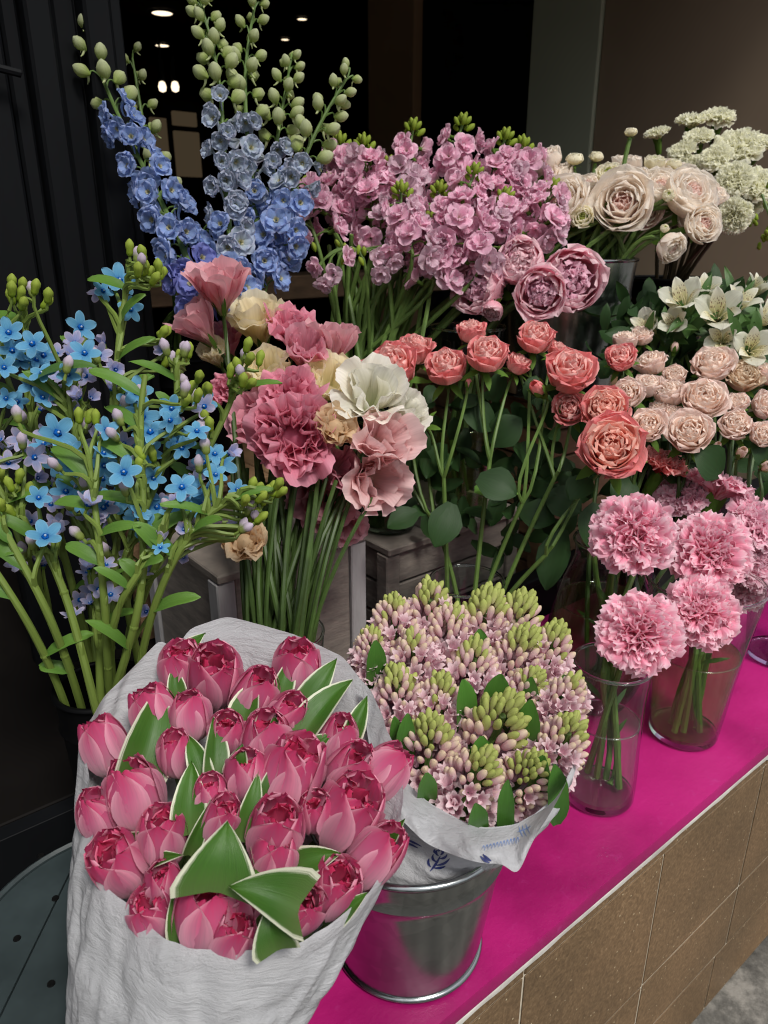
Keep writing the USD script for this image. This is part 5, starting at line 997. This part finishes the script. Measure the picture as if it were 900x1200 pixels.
# --- white and blush ranunculus in the back bucket
def single(name, group, cat_, rows, anchor, top, stem, nom, off, spread=.04, foot=.03, sr_=.0026):
    for K, k, u, v, px, dep, ax, lb in rows:
        t, p, b, ax, sc = simple(name, lb, cat_, group, K, k, u, v, px, dep, anchor, nom, off, axis=ax, mix=(.6, .6, .5))
        dh = (b - anchor) * (1, 1, 0); dh = dh / (np.linalg.norm(dh) + 1e-9) * min(np.linalg.norm(dh) * .6, spread); a = anchor + dh + np.array([*(rng.normal(0, spread / 5, 2)), top]); f = inside(anchor, foot, .02); e = b - ax * .004 * sc
        part(t, 'stem', tube([f, a, a + (e - a) * .6 - ax * .004 + UP * .01, e], [sr_ * 1.15, sr_], 14, 7), stem)
R_, RC = K_ran, K_rancream
RAN = [(R_, 0, 729, 236, 80, .96, (-.05, .35, .95), 'largest blush ranunculus with a pink heart, facing the viewer'), (R_, 1, 657, 234, 74, .98, (-.35, .5, .6), 'tall pinkish ranunculus seen from the side at the left'), (RC, 0, 682, 253, 42, .96, (-.1, .3, .9), 'cream half closed ranunculus at the left, above the bucket rim'),
       (RC, 0, 713, 198, 44, .98, (-.1, .7, .6), 'cream ranunculus with a green heart, above the largest one'), (R_, 2, 690, 216, 54, 1.02, None, 'pale ranunculus behind the cream ones'), (R_, 1, 636, 186, 50, 1.03, (-.4, .8, .2), 'flat pale ranunculus at the far left of the bucket'),
       (RC, 1, 674, 180, 32, 1.02, (0, .95, .2), 'closed cream ranunculus bud at the top left'), (RC, 1, 700, 178, 28, 1.03, (.1, .95, .2), 'small cream bud in the middle of the top row'), (RC, 1, 740, 150, 24, .99, (.05, 1, .1), 'round bud on the long stem sticking up above all'),
       (R_, 2, 748, 204, 38, 1.0, (.1, .8, .4), 'pinkish ranunculus behind the largest one'), (R_, 1, 776, 217, 60, .99, (.15, .7, .6), 'white ranunculus right of the largest one'), (R_, 0, 812, 224, 72, .97, (.4, .5, .6), 'wide blush ranunculus at the right'),
       (R_, 1, 826, 262, 52, .95, (.45, .2, .8), 'pink centred ranunculus low at the right'), (RC, 1, 784, 226, 24, .94, (.1, .5, .8), 'small greenish ranunculus in front of the white one'), (R_, 2, 788, 291, 44, .94, (.5, -.3, .6), 'drooping blush ranunculus right of the bucket rim'),
       (RC, 1, 780, 265, 18, .94, (.2, .6, .6), 'tiny green bud below the white ranunculus'), (RC, 0, 768, 184, 38, 1.03, (.1, .9, .3), 'cream ranunculus in the back row, right of the long stem'), (RC, 1, 792, 187, 28, 1.03, (.2, .9, .3), 'greenish bud in the back row at the right'),
       (R_, 2, 655, 200, 44, 1.04, (-.3, .9, .2), 'pale ranunculus in the back row at the left'), (R_, 1, 836, 222, 46, 1.0, (.5, .6, .4), 'blush ranunculus at the far right, half behind the wide one'),
       (R_, 0, 690, 236, 50, 1.0, (-.1, .6, .7), 'blush ranunculus squeezed in left of the largest one'), (R_, 1, 716, 214, 48, 1.03, (0, .8, .5), 'pale ranunculus straight behind the largest one'), (R_, 1, 757, 228, 44, 1.02, (.1, .6, .6), 'pale ranunculus right behind the largest one'),
       (R_, 2, 735, 188, 42, 1.06, (.05, .95, .2), 'pale ranunculus in the back row below the long bud'), (R_, 0, 795, 200, 50, 1.04, (.25, .8, .4), 'blush ranunculus in the back row at the right'), (R_, 1, 640, 212, 48, 1.02, (-.5, .6, .4), 'pale ranunculus at the left edge behind the stock'),
       (R_, 0, 758, 250, 42, 1.0, (.1, .3, .8), 'small blush ranunculus low behind the green bud'), (R_, 2, 812, 254, 44, .99, (.3, .2, .8), 'blush ranunculus low between the two at the right')]
single('ranunculus', 'ranunculus in the back bucket', 'ranunculus', [(a, b, c, d, e * 1.16, f, g, 'ranunculus: ' + h) for a, b, c, d, e, f, g, h in RAN], RB, .19, M_stem, .066, .022, .07, .06, .0030)
t = thing('loose_stems', 'green ranunculus stems crowded over the rim of the zinc bucket', 'stems', kind='stuff')
part(t, 'stem_mass', cat([tube([inside(RB, .06, .05), RB + np.array([rng.uniform(-.07, .075), rng.uniform(-.07, .06), .19]), P(rng.uniform(660, 810), rng.uniform(225, 255), rng.uniform(.97, 1.05))], .0030, 9, 6) for _ in range(36)]), M_stem)

# --- big pink doubles in the tall vase
PEO = [(K_peo, 0, 668, 328, 98, .93, (.3, .1, .9), 'largest pink double flower, at the right, next to the zinc bucket'), (K_peo, 2, 634, 342, 74, .90, (-.1, -.1, 1), 'mauve ruffled double flower overlapping the largest one'), (K_peo, 1, 610, 308, 74, .93, (-.2, .5, .8), 'pink double flower above and left of the largest one'),
       (K_peo, 0, 562, 336, 84, .95, (-.6, .1, .7), 'wide mauve pink double flower at the left under the stock'), (K_peo, 1, 626, 272, 52, .97, (0, .7, .5), 'half hidden double flower between the stock and the ranunculus'), (K_peo, 1, 577, 364, 34, .93, (-.2, -.6, .6), 'small pale double flower hanging lowest')]
single('double_ranunculus', 'large pink double flowers in the tall vase', 'flower', [(a, b, c, d, e * 1.06, f, g, h) for a, b, c, d, e, f, g, h in PEO], PV, .25, M_stemdark, .076, .024, .03, .02, .0032)

# --- white ruffled flowers at the right back
W = K_carwhite
WH = [(W, 2, 770, 156, 34, 1.10, (-.2, .9, .2), 'greenish half open one at the far left'), (W, 2, 811, 141, 44, 1.12, (0, .95, .2), 'greenish one at the top, left of the tallest'), (W, 1, 843, 136, 46, 1.12, (.1, .9, .4), 'tallest white ruffled one'), (W, 2, 818, 161, 40, 1.10, (-.1, .8, .4), 'greenish cream one under the top pair'),
      (W, 0, 866, 172, 66, 1.08, (.1, .7, .6), 'widest white one below the tallest'), (W, 1, 799, 176, 38, 1.10, (-.3, .7, .5), 'cream one at the left in the second row'), (W, 1, 838, 184, 44, 1.07, (-.1, .6, .6), 'cream one in the middle'), (W, 0, 861, 210, 52, 1.05, (0, .5, .8), 'white one in the middle facing the viewer'),
      (W, 0, 889, 217, 54, 1.05, (.3, .5, .7), 'white one cut by the right edge of the photo'), (W, 0, 860, 253, 48, 1.03, (-.1, .1, .9), 'lowest white one above the bare brown stems'), (W, 2, 896, 168, 38, 1.08, (.4, .7, .4), 'greenish one at the upper right edge'), (W, 2, 809, 197, 36, 1.09, (-.3, .5, .6), 'green tinted one between the white and blush flowers'), (W, 1, 880, 236, 38, 1.06, (.2, .2, .8), 'small white one between the lower two')]
single('white_carnation', 'white ruffled flowers at the right back', 'carnation', [(a, b, c, d, e * 1.10, f, g, 'white ruffled carnation: ' + h) for a, b, c, d, e, f, g, h in WH], WB, .15, M_stembrown, .076, .020, .03, .02, .0030)
t = thing('green_bell_spray', 'small spray of green white buds at the right edge under the white flowers', 'flower'); pA = P(905, 330, 1.04); pB = P(893, 228, 1.03)
part(t, 'stem', tube([WB + UP * .05, pA, pB], .002, 10, 6), M_stem)
for q in range(16):
    f = rng.random(); p = pA + (pB - pA) * (.3 + .7 * f) + rng.normal(0, .010, 3); use(t, 'bud', K_starbudg[0], gm(basis(nrm(rng.normal(0, 1, 3) + UP * .4), 0, .7), p))

# --- white alstroemeria
ALS = [(799, 350, 60, .90, (-.2, .7, .6), 'white alstroemeria at the top left of its bunch'), (758, 382, 48, .92, (-.6, .5, .5), 'white alstroemeria at the far left above the blush roses'), (842, 366, 66, .88, (0, .5, .8), 'widest white alstroemeria with brown streaks, in the middle'), (882, 408, 58, .86, (.2, .3, .9), 'white alstroemeria low at the right, above the beige rose'),
       (826, 338, 46, .93, (.1, .8, .4), 'white alstroemeria behind the widest one'), (868, 352, 52, .92, (.3, .7, .5), 'white alstroemeria at the upper right of its bunch'), (898, 372, 48, .90, (.6, .5, .5), 'white alstroemeria cut by the right edge'), (790, 378, 42, .90, (-.2, .4, .8), 'small white alstroemeria under the top left one'),
       (846, 398, 46, .88, (-.1, .3, .9), 'white alstroemeria just over the cream rose'), (890, 334, 40, .95, (.4, .8, .2), 'white alstroemeria at the back by the right edge')]
for q, (u, v, px, dep, ax, lb) in enumerate(ALS):
    t, p, b, ax, sc = simple('alstroemeria', lb, 'alstroemeria', 'white alstroemeria', K_alst, q, u, v, px, dep, AB, .068, .026, axis=ax)
    a = AB + np.array([*(rng.normal(0, .025, 2)), .30]); part(t, 'stem', tube([inside(AB, .03, .05), a, b - ax * .015, b], .0022, 12, 6), M_stem)
    for _ in range(9):
        q0 = b - ax * rng.uniform(.0, .035) + rng.normal(0, .007, 3); dr = nrm(rng.normal(0, 1, 3) + UP * .35 + tocam(b) * .45)
        g = leafmesh(q0, q0 + dr * rng.uniform(.035, .058), rng.uniform(.010, .015), nrm(tocam(q0) + UP * .6), 'lance', .2, 30, 7, 4); part(t, 'leaf', (g[0], g[1]), M_leafmid, True, g[2])
t = thing('leafy_filler', 'dark leafy green mass under the alstroemeria and around the blush roses', 'foliage', kind='stuff'); ms = []
for _ in range(230):
    u, v = rng.uniform(705, 915), rng.uniform(352, 560); d_ = np.interp(v, [350, 560], [.97, .89]) + rng.uniform(-.01, .04)
    if u < 740 and v > 470: continue
    pb = P(u, v, d_); dr = nrm(rng.normal(0, 1, 3) + UP * .3); ms.append(leafmesh(pb, pb + dr * rng.uniform(.03, .055), rng.uniform(.012, .022), nrm(tocam(pb) + rng.normal(0, .5, 3)), 'lance', .2, 24, 5, 3))
part(t, 'leaf_mass', *(lambda g: ((g[0], g[1]), M_leafdark, True, g[2]))(merge(ms)))

# --- blue stars (tweedia) on the left
def nearest(lines, p):
    best = None
    for q, L in enumerate(lines):
        d = np.linalg.norm(L - p - UP * (-.012), axis=1) + np.maximum(0, L[:, 2] - p[2] + .004) * 2.5; k = int(d.argmin())
        if best is None or d[k] < best[0]: best = (d[k], q, k)
    return best
TWS = [([(98, 850), (75, 765), (30, 650), (2, 560), (-6, 470), (8, 395)], .62, 'blue star flower stem at the far left edge with the highest left bloom'), ([(98, 850), (88, 735), (50, 640), (18, 600), (-15, 540)], .58, 'blue star flower stem bending out at the lower left edge'), ([(100, 850), (104, 760), (72, 640), (45, 540), (32, 430), (28, 352)], .64, 'blue star flower stem with a bud cluster at the upper left'),
       ([(100, 850), (116, 720), (108, 600), (85, 500), (74, 455)], .60, 'blue star flower stem with the pale wide bloom left of centre'), ([(102, 850), (130, 735), (138, 600), (136, 460), (142, 375), (155, 312)], .62, 'tallest blue star flower stem with the topmost bud cluster'), ([(104, 850), (156, 745), (150, 650), (186, 560), (205, 490), (206, 420)], .60, 'blue star flower stem in the middle right of the bunch'),
       ([(106, 850), (166, 770), (205, 655), (248, 600), (286, 582)], .57, 'blue star flower stem reaching right towards the lisianthus'), ([(104, 850), (150, 755), (188, 650), (230, 555), (262, 490), (281, 440)], .62, 'blue star flower stem ending in small buds beside the pink lisianthus'), ([(96, 850), (58, 780), (18, 705), (-25, 640)], .56, 'thick blue star flower stem leaving the photo at the lower left'),
       ([(96, 850), (80, 780), (42, 690), (0, 610), (-20, 560)], .56, 'thick blue star flower stem curving along the left edge'), ([(102, 850), (138, 800), (164, 700), (168, 600), (165, 500), (170, 440)], .57, 'blue star flower stem in front with the bright central blooms'), ([(98, 850), (118, 740), (96, 640), (60, 540), (20, 470), (2, 410)], .66, 'blue star flower stem behind the left ones'),
       ([(100, 850), (126, 770), (120, 680), (112, 600), (105, 545)], .56, 'short blue star flower stem in front with fading lilac blooms'), ([(100, 850), (130, 760), (150, 690), (184, 640), (196, 600)], .56, 'short blue star flower stem at the front right with lilac buds'), ([(100, 850), (110, 740), (95, 560), (92, 450), (100, 395)], .67, 'blue star flower stem at the back with lilac clusters')]
lines = []
for pts, dd, lb in TWS: lines.append(spline([TW + UP * .03 + rng.normal(0, .008, 3) * (1, 1, 0)] + [P(u, v, dd + .04 * (1 - q / len(pts)) * (v > 740)) for q, (u, v) in enumerate(pts)][1:], 40))
items = []   # kit, u, v, px, kind
for u, v, px in ((140, 328, 42), (10, 389, 36), (99, 413, 36), (68, 507, 46), (111, 543, 40), (145, 553, 40), (160, 459, 38), (176, 505, 40), (201, 478, 32), (210, 519, 38), (259, 541, 40), (213, 570, 36), (237, 592, 38), (162, 609, 34), (53, 628, 42), (203, 597, 34), (278, 573, 26), (167, 488, 40), (5, 430, 30), (24, 420, 30), (7, 466, 26), (77, 575, 34), (122, 340, 26), (180, 560, 30), (95, 590, 30), (250, 575, 24), (20, 470, 26), (150, 470, 30), (188, 640, 22)):
    items.append((K_star, u, v, px))
for _ in range(44):
    u, v = [(90, 420), (60, 520), (130, 550), (200, 500), (180, 590), (100, 570), (240, 540), (20, 420)][rng.integers(8)]; items.append((K_star, u + rng.normal(0, 24), v + rng.normal(0, 24), rng.uniform(26, 36)))
for u, v, px in ((104, 589, 32), (121, 594, 34), (109, 662, 30), (116, 690, 24), (94, 703, 24), (181, 638, 32), (164, 672, 26), (82, 452, 32), (41, 536, 30), (87, 401, 26), (116, 343, 24), (48, 478, 26), (239, 476, 28), (114, 512, 32), (230, 618, 28), (70, 440, 26), (100, 440, 26), (172, 626, 24), (190, 630, 22), (112, 605, 26), (130, 580, 24), (100, 640, 22), (125, 660, 22), (60, 590, 26), (35, 610, 26), (45, 560, 24), (20, 660, 24), (175, 670, 20), (118, 700, 20), (105, 705, 20), (65, 470, 24), (215, 620, 24), (150, 650, 24), (90, 570, 28), (130, 430, 26), (120, 400, 22), (190, 410, 22)):
    items.append((K_starlil, u, v, px))
for u, v, n_, r_ in ((160, 297, 3, 8), (181, 319, 7, 10), (168, 316, 5, 9), (169, 538, 6, 10), (300, 590, 8, 14), (296, 612, 7, 14), (318, 575, 4, 10), (285, 620, 4, 12), (281, 440, 5, 12), (290, 420, 4, 10), (97, 488, 5, 10), (29, 348, 5, 12), (15, 340, 3, 8), (19, 570, 6, 12), (10, 590, 4, 9), (205, 425, 4, 9), (215, 410, 4, 9), (240, 455, 5, 12), (60, 350, 2, 8), (225, 460, 3, 9), (190, 395, 3, 9), (245, 495, 3, 9)):
    for _ in range(n_): items.append((K_starbudg if rng.random() < .72 else K_starbud, u + rng.normal(0, r_ * .6), v + rng.normal(0, r_ * .6), 18))
for _ in range(80):
    u, v = [(110, 600), (85, 450), (40, 540), (165, 640), (110, 680), (230, 600), (60, 600), (150, 560)][rng.integers(8)]; items.append((K_starlil, u + rng.normal(0, 22), v + rng.normal(0, 26), rng.uniform(20, 28)))
for _ in range(34): items.append((K_starbud, rng.uniform(20, 260), rng.uniform(400, 660), 20))
things = []; peds = [[] for _ in TWS]
for q, (pts, dd, lb) in enumerate(TWS): things.append(thing('blue_star_flower', lb, 'blue star flower', 'sky blue star flowers at the left'))
for K, u, v, px in items:
    isb = K in (K_starbud, K_starbudg)
    dd = .585 + rng.normal(0, .018) + (.03 if v < 430 else 0) + (.022 if K is K_starlil else 0)
    p = P(u, v, dd); _, q, k = nearest(lines, p); L = lines[q]; k0 = max(3, k - (3 if not isb else 1)); root = L[k0]
    sc = px * dd / FPX / (.0292 if not isb else .0150) * (1.15 if K is K_starlil else 1)
    if isb: ax = nrm(nrm(p - root) * .6 + UP * .8 + rng.normal(0, .3, 3)); nm = 'bud'
    elif K is K_star: ax = nrm(tocam(p) * .85 + UP * .40 + rng.normal(0, .28, 3)); nm = 'floret'
    else: ax = nrm(tocam(p) * .6 + UP * .5 + rng.normal(0, .45, 3)); nm = 'floret'
    b = p - ax * .002; use(things[q], nm, K[rng.integers(len(K))], gm(basis(ax, rng.random() * 6.3, sc), b))
    e = b - ax * .005 * sc; peds[q].append(tube([root, root + (e - root) * .55 + UP * .004, e - ax * .004, e], [.0022, .0012], 7, 5))
for q, L in enumerate(lines):
    part(things[q], 'stem', cat([tube(L[::3], [.0036, .0034, .0030, .0022], 24, 8)] + peds[q] + [(xf(blob([(0, -.003), (.0032, -.0015), (.0036, .0), (.0032, .0015), (0, .003)], 8)[0], np.eye(3), L[kk]), blob([(0, -.003), (.0032, -.0015), (.0036, .0), (.0032, .0015), (0, .003)], 8)[1]) for kk in ((9 + q % 4, 17 + (q * 5) % 7) if q % 3 else (14 + q % 5,))]), M_stemolive)
    for kk in range(16, 39, 3):
        if rng.random() < (.15 if kk > 26 else .8): continue
        pb = L[kk]; sgn = rng.choice([-1, 1]); dr = nrm(RIGHT * sgn * rng.uniform(.5, 1) + UP * rng.uniform(.1, .8) + tocam(pb) * rng.uniform(-.4, .5))
        g = leafmesh(pb, pb + dr * rng.uniform(.022, .044), rng.uniform(.009, .014), nrm(UP + tocam(pb) * .7), 'oblong', .22, 26, 7, 5); part(things[q], 'leaf', (g[0], g[1]), M_leafbright, True, g[2])
g = leafmesh(P(38, 447, .58), P(112, 428, .58), 20 * .58 / FPX, UP * 1 + tocam(P(50, 440, .58)) * .4, 'oblong', .2, 30, 8, 5); part(things[2], 'leaf', (g[0], g[1]), M_leafmid, True, g[2])

# --- delphiniums
def delph(label, pts, dep, f0, n, kits, wid, budn, px=46, lean=None):
    """pts: axis from the foot to the tip; flowers from f0 down, buds above"""
    t = thing('delphinium', label, 'delphinium', 'blue delphiniums'); L = spline([P(u, v, dep) for u, v in pts], 60)
    ms = [tube([DB + UP * .03 + rng.normal(0, .015, 3) * (1, 1, 0), DB + UP * .17 + (L[0] - DB) * .25, *L[::6]], [.0040, .0036, .0014], 26, 7)]
    sc = px * dep / FPX / .042
    for i_ in range(n):
        f = f0 * (i_ + .5) / n; c = L[int(f * 59)]; tg = nrm(L[min(59, int(f * 59) + 2)] - L[max(0, int(f * 59) - 2)]); B = basis(tg)
        ph = i_ * GA + rng.normal(0, .3); rad = math.cos(ph) * B[0] + math.sin(ph) * B[1]
        if rad @ tocam(c) < -.35: rad = rad - 2 * (rad @ tocam(c)) * tocam(c)
        rr = wid * dep / FPX * .5 * (1 - .45 * (f / f0) ** 2); p = c + rad * rr
        ax = nrm(rad * .9 + tocam(p) * .45 + tg * .15 + rng.normal(0, .15, 3)); z = kits(f / f0)
        use(t, 'floret', z[rng.integers(len(z))], gm(basis(ax, rng.normal(0, .2), sc * (1.06 - .30 * f / f0) * rng.uniform(.9, 1.08), side=np.cross(UP, ax)), p))
        ms.append(tube([c - tg * .012, c + rad * rr * .5, p - ax * .004], [.0012, .0009], 5, 5))
    for i_ in range(budn):
        f = f0 + (1 - f0) * (i_ + .4) / budn; c = L[int(f * 59)]; tg = nrm(L[min(59, int(f * 59) + 2)] - L[max(0, int(f * 59) - 2)]); B = basis(tg)
        ph = i_ * GA + rng.normal(0, .3); rad = math.cos(ph) * B[0] + math.sin(ph) * B[1]; g_ = (i_ + .4) / budn; rr = (wid + 16) * dep / FPX * .5 * (.66 - .42 * g_)
        p = c + rad * rr; ax = nrm(rad * .8 + tg * .7); s2 = sc * (1.16 - .50 * g_)
        use(t, 'bud', K_delbud[0], gm(basis(ax, rng.normal(0, .3), s2, side=np.cross(UP, ax)), p)); ms.append(tube([c - tg * .008, c + rad * rr * .6 + tg * .002, p - ax * .003], [.0011, .0008], 5, 5))
    part(t, 'stem', cat(ms), M_stem)
mixk = lambda a, b, cut: (lambda f: a if f < cut + rng.normal(0, .08) else b)
delph('leftmost delphinium spike, leaning left, blue below with round white green buds on top', [(236, 360), (205, 270), (165, 190), (132, 120), (108, 62), (84, 5)], .80, .66, 30, mixk(K_delv, K_delb, .3), 40, 14, 39)
delph('tallest delphinium spike with pale florets and green buds running off the top', [(270, 340), (268, 260), (262, 170), (256, 90), (240, 20), (228, -25)], .82, .60, 24, mixk(K_delb, K_delp, .35), 34, 26, 37)
delph('second tall delphinium spike just right of the tallest one', [(310, 330), (300, 250), (290, 160), (288, 80), (298, 10), (304, -20)], .86, .54, 20, mixk(K_delb, K_delp, .5), 32, 20, 35)
delph('short delphinium spike with a cone of green buds, third from the left', [(320, 310), (318, 240), (324, 170), (334, 110), (342, 58)], .88, .56, 20, mixk(K_delb, K_delp, .6), 36, 20, 36)
delph('delphinium spike leaning right above the pink stock, buds at its tip', [(325, 290), (346, 215), (368, 160), (392, 115), (416, 78)], .86, .46, 12, mixk(K_delb, K_delp, .6), 40, 18, 36)
delph('delphinium spike low behind, mostly violet, between the left and tallest spikes', [(252, 350), (246, 315), (240, 285), (236, 262)], .90, .97, 9, mixk(K_delv, K_delb, .7), 40, 1, 38)
delph('thin delphinium spike with only small buds behind the left door edge', [(190, 250), (172, 170), (162, 110), (152, 52)], .88, .10, 2, mixk(K_delb, K_delb, .6), 40, 14, 34)

# --- stock
STK = [((398, 168), (408, 232), 'stock spike with two bright pink buds at the upper left'), ((426, 170), (436, 240), 'stock spike second from the upper left'), ((346, 212), (366, 268), 'leftmost stock spike, next to the delphiniums'), ((484, 152), (472, 238), 'stock spike at the top left of the middle'), ((542, 146), (528, 228), 'tallest stock spike with green buds at its tip'), ((592, 163), (578, 236), 'stock spike with a green tip right of the tallest one'),
       ((612, 172), (622, 240), 'stock spike with a bright rear bud at the upper right'), ((648, 222), (630, 268), 'rightmost stock spike against the ranunculus'), ((455, 196), (446, 268), 'stock spike in the middle left of the mound'), ((556, 204), (536, 274), 'stock spike in the centre right of the mound'), ((515, 225), (512, 300), 'stock spike in the front centre'), ((592, 232), (566, 306), 'stock spike in the front right over the pink doubles'),
       ((500, 258), (508, 322), 'lowest stock spike hanging over the bare stems'), ((388, 215), (392, 262), 'stock spike behind the leftmost ones'), ((590, 196), (600, 262), 'stock spike at the right behind the front one'), ((470, 225), (482, 290), 'stock spike left of the front centre one')]
for q, (a, b, lb) in enumerate(STK):
    t = thing('stock', 'pink ' + lb, 'stock', 'pink stock'); dep = 1.0 - .05 * (b[1] > 265) + rng.normal(0, .015); A_, B_ = P(*b, dep), P(*a, dep + .015)
    foot = inside(SB, .03, .03); neck = SB + np.array([*(rng.normal(0, .022, 2)), .15]); low = A_ - (B_ - A_) * .15
    L = spline([neck, neck + (low - neck) * .55 + UP * .01, low, A_, B_], 40); ms = [tube([foot, *L[::4], L[-1]], [.0040, .0034, .0018], 22, 7)]
    sc = 37 * dep / FPX / .037
    for i_ in range(15):
        f = i_ / 14; c = low + (B_ - low) * (.05 + .82 * f); tg = nrm(B_ - A_); Bb = basis(tg); ph = i_ * GA + rng.normal(0, .4); rad = math.cos(ph) * Bb[0] + math.sin(ph) * Bb[1]
        if rad @ tocam(c) < -.3: rad = rad - 2 * (rad @ tocam(c)) * tocam(c)
        rr = (.024 - .008 * f) * rng.uniform(.8, 1.15); p = c + rad * rr; ax = nrm(rad + tg * .4 + tocam(p) * .25 + rng.normal(0, .22, 3)); K = K_stock if rng.random() < .8 else K_stockpale
        use(t, 'floret', K[rng.integers(len(K))], gm(basis(ax, rng.random() * 6, sc * (1.05 - .25 * f) * rng.uniform(.85, 1.1)), p)); ms.append(tube([c - tg * .006, c + rad * rr * .6, p - ax * .006 * sc], [.0014, .0011], 5, 5))
    for i_ in range(11):
        f = i_ / 10; c = B_ + nrm(B_ - A_) * (-.006 + .014 * f); ph = i_ * GA; Bb = basis(nrm(B_ - A_)); rad = math.cos(ph) * Bb[0] + math.sin(ph) * Bb[1]; rr = .009 * (1 - .7 * f)
        use(t, 'bud', K_stockbud[0], gm(basis(nrm(rad * .7 + nrm(B_ - A_)), 0, sc * (1.0 - .3 * f)), c + rad * rr))
    part(t, 'stem', cat(ms), M_stem)
t = thing('stock', 'pink stock side spray drooping to the left with a few pale florets', 'stock', 'pink stock'); ms = [tube([SB + UP * .04, SB + UP * .15, P(430, 330, .93), P(418, 292, .92), P(385, 300, .92), P(370, 318, .92)], [.0032, .0022, .0014], 26, 7)]
for u, v, k in ((372, 312, 0), (392, 322, 1), (440, 302, 1), (456, 292, 0), (446, 320, 2), (380, 330, 1), (460, 306, 1), (405, 300, 0)):
    p = P(u, v, .915); ax = nrm(tocam(p) * .6 + rng.normal(0, .5, 3) - UP * .2); K = K_stockpale if k else K_stock
    use(t, 'floret', K[k % len(K)], gm(basis(ax, rng.random() * 6, 28 * .92 / FPX / .037), p)); ms.append(tube([P(418, 294, .92), P((u + 418) / 2, min(v, 294) - 2, .92), p - ax * .006], .0013, 7, 5))
for q in range(8): use(t, 'bud', K_stockbud[0], gm(basis(nrm(rng.normal(0, .5, 3) + UP), 0, .9), P(410 + rng.normal(0, 22), 298 + rng.normal(0, 7), .92)))
part(t, 'stem', cat(ms), M_stem)
t = thing('loose_stems', 'sheaf of bare green stock stems standing in the middle', 'stems', kind='stuff')
part(t, 'stem_mass', cat([tube([inside(SB, .03, .03), SB + np.array([*(rng.normal(0, .022, 2)), .15]), P(rng.uniform(380, 545), rng.uniform(255, 300), rng.uniform(.96, 1.02))], .0030, 10, 6) for _ in range(34)]), M_stem)
